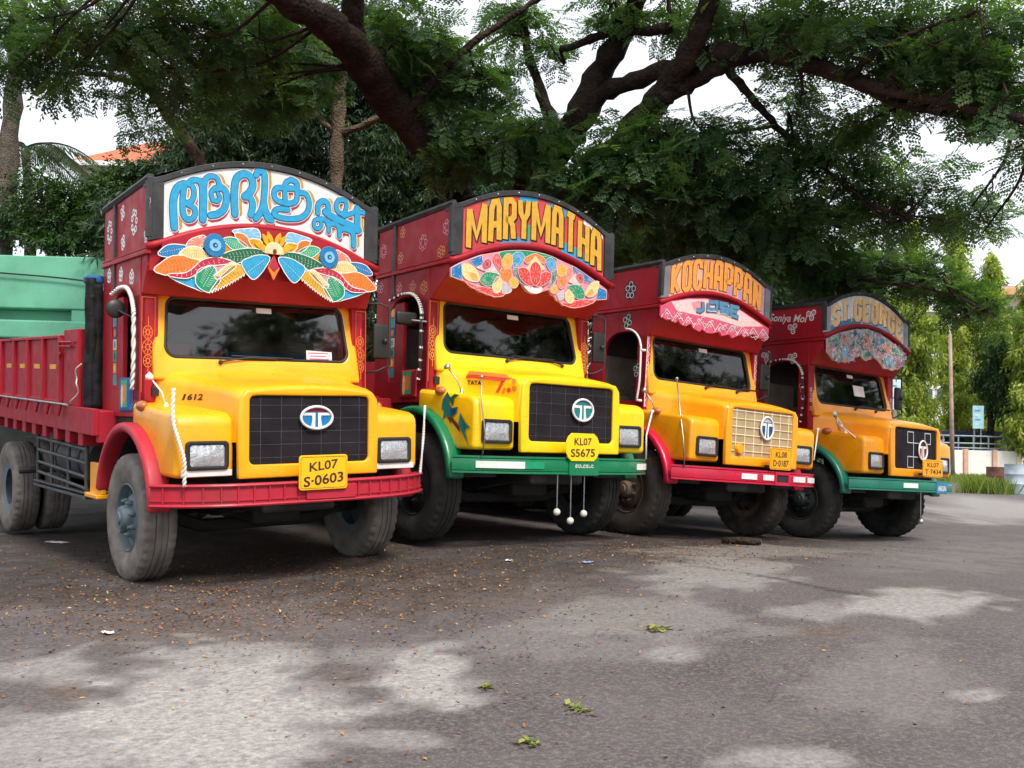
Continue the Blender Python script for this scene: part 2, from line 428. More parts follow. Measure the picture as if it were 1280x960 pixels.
def wheel(root, X, y, z, k, flip, dished=False, rot=0.):
    """a wheel: disc with hub, tyre, nuts and hand holes; flip turns its face to +X"""
    if ('t', k) not in _wc:
        for key, vf, m, a in (('t', TY_V, TYRE[k], 40), ('r', RM_V, RIM[k], 35), ('n', NUT_V, RIM[k], 30)):
            o = mk('tmp', vf, m, smooth=True, auto=a); _wc[(key, k)] = o.data; bpy.data.objects.remove(o)
        o = mk('tmp', HOLE_V, DARK, smooth=True, auto=30); _wc[('h', k)] = o.data; bpy.data.objects.remove(o)
    w = share('wheel', _wc[('r', k)], root, (X, y, z), (rot, 0, math.pi if flip else 0))
    if dished: w.scale = (-1, 1, 1)
    share('tyre', _wc[('t', k)], w)
    if k in (0, 2, 1, 3) and not dished:
        for j in range(8):
            a = 2 * math.pi * j / 8; share('wheel_nut', _wc[('n', k)], w, (-.086, .135 * math.cos(a), .135 * math.sin(a)))
        for j in range(4):
            a = 2 * math.pi * (j + .5) / 4; share('hand_hole', _wc[('h', k)], w, (-.046, .2 * math.cos(a), .2 * math.sin(a)), (0, 0, 0))
    return w

# ------------------------------------------------------------------ big sign letters (stroke forms in a 1x1 box)
def arcp(cx, cy, rx, ry, a0, a1, n=8):
    return [(cx + rx * math.cos(math.radians(a0 + (a1 - a0) * k / n)), cy + ry * math.sin(math.radians(a0 + (a1 - a0) * k / n))) for k in range(n + 1)]
_O = arcp(.5, .8, .5, .2, 180, 0) + arcp(.5, .2, .5, .2, 0, -180)
GL = dict(
    M=[[(0, 0), (0, 1)], [(1, 0), (1, 1)], [(.02, 1), (.5, .22), (.98, 1)]], A=[[(0, 0), (.06, .85), (.25, 1), (.75, 1), (.94, .85), (1, 0)], [(.04, .42), (.96, .42)]],
    R=[[(0, 0), (0, 1), (.7, 1), (1, .9), (1, .58), (.7, .5), (.02, .5)], [(.5, .5), (.85, .35), (1, 0)]], Y=[[(0, 1), (.08, .68), (.5, .48), (.92, .68), (1, 1)], [(.5, .5), (.5, 0)]],
    T=[[(0, 1), (1, 1)], [(.5, 1), (.5, 0)]], H=[[(0, 0), (0, 1)], [(1, 0), (1, 1)], [(0, .5), (1, .5)]], K=[[(0, 0), (0, 1)], [(.95, 1), (.1, .52), (1, 0)]],
    O=[_O + [_O[0]]], C=[[(1, .72)] + arcp(.5, .8, .5, .2, 0, 180) + arcp(.5, .2, .5, .2, 180, 360) + [(1, .3)]], P=[[(0, 0), (0, 1), (.75, 1), (1, .9), (1, .5), (.75, .4), (.02, .4)]],
    N=[[(0, 0), (0, 1)], [(1, 0), (1, 1)], [(.05, .97), (.95, .03)]], S=[[(1, .74)] + arcp(.5, .8, .5, .2, 0, 180) + [(0, .65), (.3, .52), (.7, .46), (1, .34)] + arcp(.5, .2, .5, .2, 0, -180) + [(0, .27)]],
    G=[[(1, .72)] + arcp(.5, .8, .5, .2, 0, 180) + arcp(.5, .2, .5, .2, 180, 360) + [(1, .45), (.55, .45)]], E=[[(1, 1), (0, 1), (0, 0), (1, 0)], [(0, .5), (.85, .5)]],
    J=[[(.1, 1), (1, 1)], [(.75, 1), (.75, .2)] + [(.6, 0), (.2, 0), (0, .15), (0, .35)]])
GL['.'] = [[(.3, .02), (.7, .02)]]

def sign_text(word, x0, x1, zb, zt, w, gap, mb=.02, mt=.02, slant=0.):
    """letters filling an arched band: zb(x), zt(x) are the band's lower and upper edges; returns stroke ribbons"""
    wd = [0.45 if c == '.' else 1.45 if c == 'M' else 1 for c in word]; U = (x1 - x0) / sum(wd); out = []; x = x0
    for c, k in zip(word, wd):
        a0, a1 = x + gap / 2 + w / 2, x + U * k - gap / 2 - w / 2
        if c == '.': a0, a1 = x + U * k * .2, x + U * k * .8
        for st in GL[c]:
            P = []
            for (u, v) in st:
                X = a0 + (a1 - a0) * u; lo, hi = zb(X) + mb + w * .45, zt(X) - mt - w * .45
                P.append((X, lo + (hi - lo) * v))
            out.append(P)
        x += U * k
    return out
# ------------------------------------------------------------------ lorry builder
def sweep_xy(path, prof):
    """sweep a closed (outward, up) profile along a path in the XY plane"""
    P = np.array(path, float); T_ = np.gradient(P, axis=0); T_ /= np.linalg.norm(T_, axis=1)[:, None]
    Nn = np.stack([T_[:, 1], -T_[:, 0]], 1); V, Fc = [], []; n = len(prof)
    for p, q in zip(P, Nn):
        for o, z in prof: V.append((p[0] + q[0] * o, p[1] + q[1] * o, z))
    for k in range(len(P) - 1):
        for j in range(n): j2 = (j + 1) % n; Fc.append((k*n+j, k*n+j2, (k+1)*n+j2, (k+1)*n+j))
    Fc += [tuple(range(n - 1, -1, -1)), tuple((len(P) - 1) * n + j for j in range(n))]
    return V, Fc

def bump_y(x, y0=-1.10, dp=.34, hw=1.17): return y0 + dp * (abs(x) / hw) ** 4
def rz(t, o, z, rad): return [(o - rad, z), (o, z + rad)]

def ball(c, r, n=12, sq=(1, 1, 1)):
    bm = bmesh.new(); bmesh.ops.create_uvsphere(bm, u_segments=n, v_segments=max(6, n * 2 // 3), radius=1)
    for v in bm.verts: v.co = Vector((c[0] + v.co.x * r * sq[0], c[1] + v.co.y * r * sq[1], c[2] + v.co.z * r * sq[2]))
    return bm_out(bm)

def twist(pts, r, n=2, turns=14, seg=6):
    """two-strand twisted rope along a path"""
    P = smooth_path(pts, 12) if len(pts) > 2 else np.linspace(pts[0], pts[1], 50); out = []
    T_ = np.gradient(P, axis=0); T_ /= np.linalg.norm(T_, axis=1)[:, None]
    a = np.cross(T_, np.array([.3, .9, .2])); a /= np.linalg.norm(a, axis=1)[:, None]; b = np.cross(T_, a)
    for s in range(n):
        ph = np.linspace(0, turns * 2 * math.pi, len(P)) + s * 2 * math.pi / n
        out.append(tube(P + (a * np.cos(ph)[:, None] + b * np.sin(ph)[:, None]) * r * .55, r * .6, seg))
    return join(*out)

def leaf_piece(name, pts, yp, t, m, parent, vein=None, edge=PC['white'], grow=.004):
    """a carved and painted leaf: raised plate with a pale rim behind it and a beaded vein"""
    c = np.mean(pts, 0); P = [tuple(p) for p in pts]
    o = mk(name, plate(P, t=t, fn=lambda a, b, d: (a, yp - d, b), bev=.0025, bseg=1), m, parent)
    return o

def rim_outline(P, g):
    Q = np.array(P); A = 0.5 * np.sum(Q[:, 0] * np.roll(Q[:, 1], -1) - np.roll(Q[:, 0], -1) * Q[:, 1]); s = 1 if A > 0 else -1
    d1 = Q - np.roll(Q, 1, 0); d2 = np.roll(Q, -1, 0) - Q
    n1 = np.stack([d1[:, 1], -d1[:, 0]], 1); n2 = np.stack([d2[:, 1], -d2[:, 0]], 1)
    n1 /= np.linalg.norm(n1, axis=1)[:, None] + 1e-9; n2 /= np.linalg.norm(n2, axis=1)[:, None] + 1e-9
    n = n1 + n2; L = np.linalg.norm(n, axis=1)[:, None]; n = n / np.maximum(L, .3)
    return [tuple(p) for p in Q + s * n * g * 1.2]

def closed_smooth(P, k=4):
    Q = np.array(P); n = len(Q); out = []
    for i in range(n):
        a, b, c, d = Q[i-1], Q[i], Q[(i+1) % n], Q[(i+2) % n]
        for t in np.linspace(0, 1, k, endpoint=False):
            out.append(tuple(.5 * ((2*b) + (-a+c)*t + (2*a-5*b+4*c-d)*t*t + (-a+3*b-3*c+d)*t**3)))
    return out

def rings(cx, cz, R, r, n, w, lay=(1,), sq=1.):
    out = []
    for k in range(n):
        a = 2 * math.pi * k / n + .4; out.append(arcp(cx + R * math.cos(a), cz + R * sq * math.sin(a), r, r, 0, 360, 10))
    return out

def lorry(i, C):
    root = empty('lorry'); R, o_ = lor_mat(i)
    M4 = Matrix.Identity(4)
    for a in range(3):
        for b in range(3): M4[a][b] = R[a, b]
        M4[a][3] = o_[a]
    root.matrix_world = M4
    tag(root, C['label'], 'lorry', 'painted goods lorries parked side by side')
    ym, rd, tm = Y[i], RED[i], TRIM[i]
    su, szt, szb, ys, at_, ab = C['sign']; Wd = su + .12; YB = .95
    zt = lambda x: szt + at_ * (1 - (x / su) ** 2); zb = lambda x: szb + ab * (1 - (x / su) ** 2)
    front = lambda y0: (lambda a, b, d: (a, y0 - d, b))
    sideL = lambda x0: (lambda a, b, d: (x0 - d, a, b))

    # ---- chassis and running gear
    ch = mk('chassis', join(bx(-.43, -.36, -.75, 6.6, .72, .95), bx(.36, .43, -.75, 6.6, .72, .95), bx(-.36, .36, 1.2, 1.32, .74, .9), bx(-.36, .36, 3.2, 3.32, .74, .9)), DARK, root)
    mk('engine', join(bx(-.32, .32, -.8, .2, .55, 1.15, .03), bx(-.22, .22, -.4, .3, .42, .6, .04), bx(-.45, .45, -.88, -.8, .8, 1.4)), DARK, root)
    mk('front_axle', join(tube([(-.95, 0, .5), (-.7, 0, .47), (-.5, 0, .4), (.5, 0, .4), (.7, 0, .47), (.95, 0, .5)], .055, 8), tube([(-.85, .18, .5), (.85, .18, .5)], .02, 6)), DARK, root)
    for s in (-1, 1):
        mk('leaf_spring', join(*[bx(s * .4 - .035, s * .4 + .035, -.62 + .1 * k, .62 - .1 * k, .56 - .015 * k, .572 - .015 * k, .002, 1) for k in range(6)]), DARK, root)
        wheel(root, s * .99, 0, .505, i, s > 0, rot=.5 + .7 * i)
        mk('wheel_well', plate([(p, q) for p, q in arcp(0, .56, .645, .645, 175, 8, 20)] + [(p, q) for p, q in arcp(0, .56, .62, .62, 8, 175, 20)], t=.42, fn=lambda a, b, d, s=s: (s * (.6 + d), a, b)), DARK, root)
    rz_ = C.get('rear_z', 0)
    mk('rear_axle', join(tube([(-.9, 4.2, .5 + rz_), (.9, 4.2, .5 + rz_)], .07, 10), ball((0, 4.2, .5 + rz_), .2, 12)), DARK, root)
    for s in (-1, 1):
        wheel(root, s * 1.0, 4.2, .505 + rz_, i, s > 0, dished=True, rot=.3)
        wheel(root, s * .68, 4.2, .505 + rz_, i, s > 0, rot=.9)

    # ---- front mudguards, fenders, bonnet, nose
    arc_o = arcp(0, .56, .665, .665, 88, 153, 12)
    prof = [(-.90, .862), (-.905, 1.24), (-.895, 1.29), (-.86, 1.325), (-.80, 1.345), (-.5, 1.375), (-.15, 1.405), (.02, 1.425)] + arc_o
    for s in (-1, 1):
        f = mk('fender', plate(prof, t=.47, fn=lambda a, b, d, s=s: (s * (.592 + d - .03 * max(0, -a - .3) * (1 if d > .2 else 0)), a, b), bev=.042, bseg=4), ym, root, smooth=True, auto=35)
        band = arcp(0, .56, .70, .70, 176, 10, 26) + arcp(0, .56, .625, .625, 10, 176, 26)
        band[0] = (-.70, .60); band[-1] = (-.60, .60)
        mk('mudguard', plate(band, t=.17, fn=lambda a, b, d, s=s: (s * (.985 + d), a, b), bev=.028, bseg=3), tm, root, smooth=True, auto=40)
        mk('indicator_lamp', join(ball((s * 1.055, -.36 if i else -.2, 1.39), .055, 12, (.8, 1.3, .8)), tube([(s * 1.03, -.36 if i else -.2, 1.36), (s * 1.0, -.28 if i else -.14, 1.3)], .03, 8)), AMBER, root, smooth=True)
        if C.get('white_strip'):
            mk('white_strip', bx(*sorted((s * .612, s * 1.0)), -.912, -.9, .872, .918, .003), WHITE, f)
    secs = [(-.99, .565, 1.50, .05), (-.975, .588, 1.53, .06), (-.95, .602, 1.55, .075), (-.9, .612, 1.572, .085), (-.7, .632, 1.605, .09), (-.45, .675, 1.637, .1), (-.28, .735, 1.662, .1), (-.14, .83, 1.688, .1), (-.05, .9, 1.705, .1), (.03, .925, 1.72, .1)]
    yy = [q[0] for q in secs]; ycs = np.concatenate([np.linspace(-.99, -.95, 4), np.linspace(-.93, .03, 22)])
    V, Fc = [], []
    for yv in ycs:
        w, z, r = [np.interp(yv, yy, [q[k] for q in secs]) for k in (1, 2, 3)]
        cr = .035; zs = z - cr
        half = [(w, 1.12), (w, 1.25), (w, zs - r)] + [(w - r + r * math.cos(a), zs - r + r * math.sin(a)) for a in np.linspace(.15, 1.45, 7)] + [((w - r) * u, zs + cr * (1 - u * u)) for u in np.linspace(.92, .0, 7)]
        row = half + [(-a, b) for a, b in half[-2::-1]]
        V += [(a, yv, b) for a, b in row]; n = len(row)
    for k in range(len(ycs) - 1):
        for j in range(n - 1): Fc.append((k*n+j, k*n+j+1, (k+1)*n+j+1, (k+1)*n+j))
    bon = mk('bonnet', (V, Fc), ym, root, smooth=True)
    for s in ():
        mk('bonnet_seam', tube([(s * (np.interp(q, yy, [t[1] for t in secs]) + .001), q, np.interp(q, yy, [t[2] for t in secs]) - .2) for q in np.linspace(-.93, -.3, 12)], .004, 5), RUB, bon)
    npan = [(-.595, .846), (.595, .846), (.603, 1.2), (.59, 1.45), (.54, 1.51)] + [(.5 * u, 1.51 + .03 * (1 - u * u)) for u in np.linspace(1, -1, 9)] + [(-.54, 1.51), (-.59, 1.45), (-.603, 1.2)]
    hole = rrect(-.512, .512, .950, 1.474, .045)
    nose = mk('nose_panel', plate(npan, [hole], .055, front(-.945), .014, 3), ym, root, smooth=True, auto=40)
    mk('grille', plate(rrect(-.52, .52, .942, 1.482, .03), t=.015, fn=front(-.962)), NET3 if i == 2 else NET, nose)
    # grille patterns
    if i == 2:
        for k in range(7): mk('grille_bar', bx(-.44 + k * .147 - .005, -.44 + k * .147 + .005, -.986, -.978, .955, 1.47, .001, 1), CREAM, nose)
        for k in range(6): mk('grille_bar', bx(-.505, .505, -.9885, -.9865, 1.01 + k * .088 - .0045, 1.01 + k * .088 + .0045, .0005, 1), CREAM, nose)
        mk('oil_cap', lathe([(0, -1.03), (.05, -1.03), (.055, -1.02), (.055, -.98)], 16, (-.4, 0, 1.03), 'y'), ym, nose, smooth=True, auto=40)
    elif i == 3:
        def sq(cx, cz, h): return [(cx - h, cz - h), (cx + h, cz - h), (cx + h, cz + h), (cx - h, cz + h), (cx - h, cz - h)]
        it = [('rib', ribbon(sq(x_, z_, .07), .012, False), 0) for x_, z_ in ((-.12, 1.36), (.3, 1.36), (-.12, 1.04))]
        it += [('rib', ribbon(p, .012, False), 0) for p in ([(-.05, 1.29), (-.05, 1.11)], [(-.05, 1.29), (.23, 1.29)], [(-.05, 1.11), (.24, 1.11)])]
        paint('grille_motif', it, front(-.9785), [PC['grey']], nose)
    else:
        for k in range(5): mk('grille_wire', bx(-.505, .505, -.9795, -.9775, 1.0 + k * .1, 1.0012 + k * .1, 0), STEEL, nose)
        for k in range(6): mk('grille_wire', bx(-.42 + k * .17, -.4188 + k * .17, -.982, -.9805, .955, 1.47, 0), STEEL, nose)
    # round company emblem
    ex, ez, erx, erz, c1, c2 = C['emblem']
    ring = [(ex + erx * math.cos(a), -1.005, ez + erz * math.sin(a)) for a in np.linspace(0, 2 * math.pi, 40, endpoint=False)]
    vr, fr = tube(ring, .011, 8, closed=True)
    it = []; Vv, Fv, fm = list(vr), list(fr), [0] * len(fr)
    def addp(poly, y, mi):
        k = len(Vv); Vv.extend([(a, y, b) for a, b in poly]); Fv.append(tuple(range(k, k + len(poly)))); fm.append(mi)
    addp(ellipse(ex, ez, erx, erz, 40), -.997, 1)
    up = [(ex + erx * math.cos(a), ez + erz * math.sin(a)) for a in np.linspace(.55, math.pi - .55, 16)]
    addp(up, -.9985, 2)
    for s in (-1, 1):
        T_ = [(ex + s * .1 * erx, ez - .97 * erz), (ex + s * .36 * erx, ez - .9 * erz), (ex + s * .27 * erx, ez - .1 * erz), (ex + s * .3 * erx, ez + .2 * erz), (ex + s * .93 * erx, ez + .2 * erz), (ex + s * .84 * erx, ez + .44 * erz), (ex + s * .08 * erx, ez + .44 * erz)]
        addp(T_, -1.002 - (.0005 if s > 0 else 0), 0)
    mk('emblem', (Vv, Fv), [WHITE, c1, c2], nose, fm=fm)
    # ---- headlights
    for s in (-1, 1):
        cx, cz = s * .805, 1.027
        b = mk('headlight', plate(rrect(cx - .165, cx + .165, cz - .108, cz + .108, .035), [rrect(cx - .132, cx + .132, cz - .077, cz + .077, .02)], .04, front(-.888), .008, 2), RUB, root, smooth=True, auto=35)
        V, Fc = [], []; nu, nv = 13, 9
        for a in range(nu):
            for q in range(nv):
                u, v = a / (nu - 1) * 2 - 1, q / (nv - 1) * 2 - 1; V.append((cx + u * .136, -.913 - .010 * (1 - u * u) * (1 - v * v) + .003 * math.sin(a * 2.6), cz + v * .081))
        for a in range(nu - 1):
            for q in range(nv - 1): Fc.append((a*nv+q, (a+1)*nv+q, (a+1)*nv+q+1, a*nv+q+1))
        mk('lens', (V, Fc), LENS, b, smooth=True)
    # ---- bumper
    xs = np.linspace(-1.17, 1.17, 41); path = [(x, bump_y(x)) for x in xs]
    zl, zh = .655, .815
    if C['bumper'] == 'ribbed':
        bp = mk('bumper', sweep_xy(path, [(-.05, zl), (-.05, zh), (.0, zh), (.0, zl)]), tm, root)
        for z_ in (zl - .004, zh - .018): mk('bumper_lip', sweep_xy(path, [(-.06, z_), (-.06, z_ + .022), (.016, z_ + .022), (.022, z_ + .011), (.016, z_)]), tm, bp, smooth=True, auto=50)
        mk('bumper_lip', sweep_xy(path, [(-.001, zl + .04), (-.001, zl + .05), (.010, zl + .05), (.010, zl + .04)]), tm, bp)
        for x in list(np.linspace(-1.1, -.16, 9)) + list(np.linspace(.36, 1.1, 8)):
            yb = bump_y(x); g = .34 * 4 * abs(x) ** 3 / 1.17 ** 4 * (1 if x > 0 else -1); a = math.atan(g)
            o = mk('bumper_rib', bx(-.006, .006, -.014, .002, zl + .012, zh - .012, .002, 1), tm, bp); o.location = (x, yb, 0); o.rotation_euler = (0, 0, a)
        mk('bumper_socket', bx(-.10, .33, -1.125, -1.07, zl + .02, zh - .03, .006), tm, bp)
    else:
        zl, zh = .665, .805
        pr = [(-.06, zl), (-.06, zh), (-.01, zh), (.012, zh - .02), (.018, (zl + zh) / 2), (.012, zl + .02), (-.01, zl)]
        bp = mk('bumper', sweep_xy(path, pr), tm, root, smooth=True, auto=40)
        mk('bumper_lip', sweep_xy(path, [(-.05, zh - .012), (-.05, zh + .006), (.018, zh + .006), (.018, zh - .012)]), tm, bp)
        mk('bumper_lip', sweep_xy(path, [(-.05, zl - .006), (-.05, zl + .012), (.018, zl + .012), (.018, zl - .006)]), tm, bp)
    for k, (x0, x1) in enumerate(C.get('reflect', [])):
        sub = [(x, bump_y(x)) for x in np.linspace(x0, x1, 9)]; zc = (zl + zh) / 2
        mk('reflector', sweep_xy(sub, [(.0185, zc - .03), (.0185, zc + .03), (.0225, zc + .03), (.0225, zc - .03)]), WHITE, bp)
    if i == 1:
        mk('bumper_block', bx(-.14, .22, -1.135, -1.07, .645, .822, .01), tm, bp)
        sub = [(x, bump_y(x)) for x in np.linspace(-.62, -.42, 5)]; mk('green_reflector', sweep_xy(sub, [(.0185, .705), (.0185, .765), (.0225, .765), (.0225, .705)]), PC['emer'], bp)
        it = [('rib', ribbon(arcp(-.06 + .032 * k, .735, .012, .013, 20 + 60 * (k % 3), 330, 8), .006, False), 0) for k in range(7)] + [('rib', ribbon([(-.07 + .045 * k, .718), (-.06 + .045 * k, .752)], .006, False), 0) for k in range(4)]
        paint('bumper_lettering', it, front(-1.1355), [WHITE], bp)
    if i == 2:
        mk('bumper_block', join(bx(.1, .30, -1.13, -1.08, .655, .69, .004), bx(.1, .30, -1.13, -1.08, .77, .80, .004), bx(.08, .1, -1.13, -1.08, .655, .80, .004), bx(.30, .32, -1.13, -1.08, .655, .80, .004)), tm, bp)
        mk('bumper_socket', bx(.1, .30, -1.12, -1.09, .69, .77, .002), DARK, bp)
    if i == 3:
        b2 = mk('name_tag', bx(.27, .53, -1.125, -1.06, .645, .79, .006), mat('tag_blue', lin((52, 118, 160)), .4, var=.2), bp)
    if C.get('bumper_word'):
        v, f = fit_text(C['bumper_word'], .2, .07, .02); paint('bumper_lettering', [('t', ([(a + .4, b + .715) for a, b in v], f), 0)], front(-1.1255), [WHITE], bp)
    # ---- number plate
    pl, rows, shape = C['plate']
    (x0, z1), (x1, z0) = tr(i, [(pl[0], pl[1]), (pl[2], pl[3])], -1.13)
    pw, ph = x1 - x0, z1 - z0; pcx, pcz = (x0 + x1) / 2, (z0 + z1) / 2
    outl = rrect(x0, x1, z0, z1, .025) if shape == 'rect' else [(x0, z0 + ph*.3), (x0 + pw*.06, z0 + ph * .12), (x0 + pw*.16, z0), (x1 - pw*.16, z0), (x1 - pw*.06, z0 + ph*.12), (x1, z0 + ph*.3), (x1, z1 - ph*.3), (x1 - pw*.06, z1 - ph*.12), (x1 - pw*.16, z1), (x0 + pw*.16, z1), (x0 + pw*.06, z1 - ph*.12), (x0, z1 - ph*.3)]
    npl = mk('number_plate', plate(outl, t=.012, fn=front(-1.135), bev=.003, bseg=1), PLATEM[i], root)
    mk('plate_bracket', join(bx(pcx - .1, pcx - .08, -1.13, -1.0, z0 + .02, z0 + .045, .002), bx(pcx + .08, pcx + .1, -1.13, -1.0, z0 + .02, z0 + .045, .002)), DARK, root)
    sc = .82 if shape == 'rect' else .74
    if i == 2: sc = .72
    v1, f1 = fit_text(rows[0], pw * sc * .72, ph * .27, .022); v2, f2 = fit_text(rows[1], pw * sc, ph * .3, .022)
    k_ = .10 if i in (0,) else .02
    sl = lambda a, b: (a + pcx, b + pcz + a * k_)
    paint('plate_lettering', [('t', ([sl(a, b + ph * .2) for a, b in v1], f1), 0), ('t', ([sl(a, b - ph * .2) for a, b in v2], f2), 0), ('rib', ribbon(rrect(x0 + .014, x1 - .014, z0 + .014, z1 - .014, .02) + [(x1 - .014, z1 - .034)], .003, False), 0) if shape == 'rect' else ('rib', ribbon([(x0 + .03, z0 + .015), (x0 + .031, z0 + .015)], .001, False), 0)], front(-1.1475), [INK if i < 2 else INK2], npl)

    # ---- cab: windscreen surround, pillars, header, sides
    sl_ = .203; wy = lambda z, off=0.: -.035 + (z - 1.794) * sl_ + off
    tilt = lambda off: (lambda a, b, d: (a, wy(b, off) - d, b))
    hole = []
    for (px, pz), s in zip(((.80, 2.283), (-.80, 2.283), (-.828, 1.787), (.828, 1.787)), range(4)):
        r = .085
        for k in range(7):
            a = (s + k / 6) * math.pi / 2; cx = px - r * (1 if px > 0 else -1); cz = pz - r * (1 if s < 2 else -1); hole.append((cx + r * math.cos(a), cz + r * math.sin(a)))
    outer = [(-.935, 1.60), (.935, 1.60), (.925, 2.0), (.9, 2.26), (.87, 2.315), (-.87, 2.315), (-.9, 2.26), (-.925, 2.0)]
    cf = mk('windscreen_surround', plate(outer, [hole], .07, tilt(.03), .022, 3), ym, root, smooth=True, auto=40)
    gl = mk('windscreen', plate(hole, t=.004, fn=tilt(.0)), GLASS, root)
    gk = [(a, wy(b, -.028), b) for a, b in hole]
    mk('windscreen_seal', tube(gk, .016, 6, closed=True), RUB, gl, smooth=True)
    for k, (xa, xb) in enumerate(C['wiper']):
        mk('wiper', join(tube([(xa, wy(1.77, -.06), 1.76), ((xa + xb) / 2, wy(1.8, -.06), 1.80), (xb, wy(1.8, -.05), 1.795)], .008, 6), tube([(xa + .1 * (1 if xb > xa else -1), wy(1.82, -.052), 1.812), (xb + .16 * (1 if xb > xa else -1), wy(1.81, -.05), 1.803)], .007, 6), ball((xa, wy(1.75, -.05), 1.755), .02, 8)), RUB, root)
    mk('screen_sticker', plate(rrect(-.01, .13, 2.195, 2.24, .004, 1), t=.001, fn=tilt(-.008)), WHITE, gl)
    for s in (-1, 1):
        pil = mk('pillar', bx(*sorted((s * .88, s * Wd)), -.045, .12, 1.42, 2.29, .012, 2), rd, root)
        it = []
        pc = s * (.905 + Wd) / 2; hwid = (Wd - .905) / 2
        if i == 0 or i == 1:
            col = 0
            for kz, rr in ((1.98, .052), (1.86, .06), (1.75, .05)):
                it += [('rib', ribbon(arcp(pc, kz, rr * .72, rr, 0, 360, 14), .006, False), col), ('rib', ribbon(arcp(pc, kz, rr * .3, rr * .4, 0, 360, 8), .008, False), col)]
                it += [('rib', ribbon([(pc + rr * .3 * math.cos(a), kz + rr * .4 * math.sin(a)), (pc + rr * .7 * math.cos(a), kz + rr * .95 * math.sin(a))], .005, False), col) for a in np.linspace(0, 6.28, 9)[:-1]]
            it += [('rib', ribbon([(pc, 2.03), (pc, 2.1)], .006), col), ('rib', ribbon([(pc, 1.7), (pc, 1.64)], .006), col)]
            it += [('rib', ribbon([(pc - hwid * .85, 1.5), (pc - hwid * .85, 2.26), (pc + hwid * .85, 2.26), (pc + hwid * .85, 1.5)], .004, False), col)]
            paint('pillar_ornament', it, front(-.0455), [PC['orange'] if i == 0 else PC['peach']], pil)
        elif i == 2:
            zz = np.linspace(1.45, 2.26, 17)
            it = [('rib', ribbon([(pc + hwid * .85 * (-1) ** k, z) for k, z in enumerate(zz)], .012, False), 0), ('rib', ribbon([(pc - hwid * .85 * (-1) ** k, z) for k, z in enumerate(zz)], .009, False), 1), ('rib', ribbon([(pc - hwid * .9, 1.45), (pc - hwid * .9, 2.26)], .01, False), 0)]
            paint('pillar_ornament', it, front(-.0455), [PC['lpink'], PC['pink']], pil)
        else:
            it = [('rib', ribbon(arcp(pc, z, .02, .024, 0, 360, 10), .008, False), k % 2) for k, z in enumerate((1.95, 1.88, 1.81, 1.7))]
            paint('pillar_ornament', it, front(-.0455), [PC['white'], PC['grey']], pil)
    hd = mk('header_panel', plate([(ys + .03, 2.50), (-.075, 2.285), (.12, 2.285), (.12, 2.60), (ys + .03, 2.60)], t=2 * Wd - .012, fn=lambda a, b, d: (-Wd + .006 + d, a, b), bev=.008), rd, root)
    # sides
    wh = [(.06, 1.52), (.66, 1.52), (.70, 1.7), (.70, 2.1)] + arcp(.42, 2.1, .28, .24, 0, 90, 6) + [(.3, 2.34)] + arcp(.3, 2.1, .25, .24, 90, 180, 6) + [(.045, 1.8)]
    so = [(-.045, 1.30), (YB, 1.30), (YB, 2.6), (-.045, 2.6)]
    for s in (-1, 1):
        sd = mk('cab_side', plate(so, [wh], .045, (lambda a, b, d, s=s: (s * (Wd - .045 + d), a, b)), .005), rd, root)
        csd = mk('crown_side', plate([(ys + .01, 2.62), (YB, 2.62), (YB, 3.08), (ys + .01, szt - .0)], t=.03, fn=(lambda a, b, d, s=s: (s * (Wd - .035 + d), a, b)), bev=.004), rd, root)
        for k, (a0, a1, b0, b1) in enumerate(((ys - .02, YB + .01, 2.585, 2.622), (ys - .012, YB + .012, 2.628, 2.64))):
            mk('side_moulding', bx(*sorted((s * (Wd - .02), s * (Wd + .022 - .008 * k))), a0, a1, b0, b1, .006), rd, csd)
        p0, p1 = (ys - .0, szt + .0), (YB + .01, 3.08)
        mk('edge_board', tube([(s * (Wd - .012), p0[0] - .015, p0[1] + .022), (s * (Wd - .012), p1[0], p1[1] + .022)], .034, 6), BLACK, csd)
        mk('corner_post', bx(*sorted((s * (Wd - .03), s * (Wd + .012))), ys - .022, ys + .04, szb + .0, szt + .03, .006), BLACK, csd)
        for yp in C.get('straps', (.66,)): mk('strap', bx(*sorted((s * (Wd - .01), s * (Wd + .017))), yp - .022, yp + .022, 2.36, 3.09 if i < 2 else 2.7, .004), BLACK, csd)
        if s < 0:
            # trims round the doorway, painted flowers
            tp = [(-Wd - .03, a, b) for a, b in ([(.62, 2.33), (.42, 2.365)] + [(.3, 2.365)] + arcp(.3, 2.1, .275, .265, 90, 180, 6)[1:] + [(.02, 1.75), (.05, 1.52)])]
            if C['door_trim'] == 'rope': mk('door_rope', twist(tp, .017, 2, 18), ROPE, sd, smooth=True)
            elif C['door_trim'] == 'bead':
                q = smooth_path(tp, 5)
                mk('door_bead', tube(q, .014, 8), RUB, sd, smooth=True)
                mk('door_bead', join(*[bx(p[0] - .018, p[0] + .014, p[1] - .012, p[1] + .012, p[2] - .012, p[2] + .012, .004, 1) for p in q[::2]]), WHITE, sd)['kind'] = 'stuff'
            else:
                mk('grab_rail', join(tube(smooth_path(tp[2:], 5), .013, 8), *[tube([p, (p[0] + .05, p[1] - .06, p[2])], .016, 8) for p in (tp[8], tp[-1])]), WHITE, sd, smooth=True)
            FM = [PC['white'], PC['black'], PC['dred'], PC['olive'], PC['peach'], PC['pink'], PC['grey'], PC['lblue']]
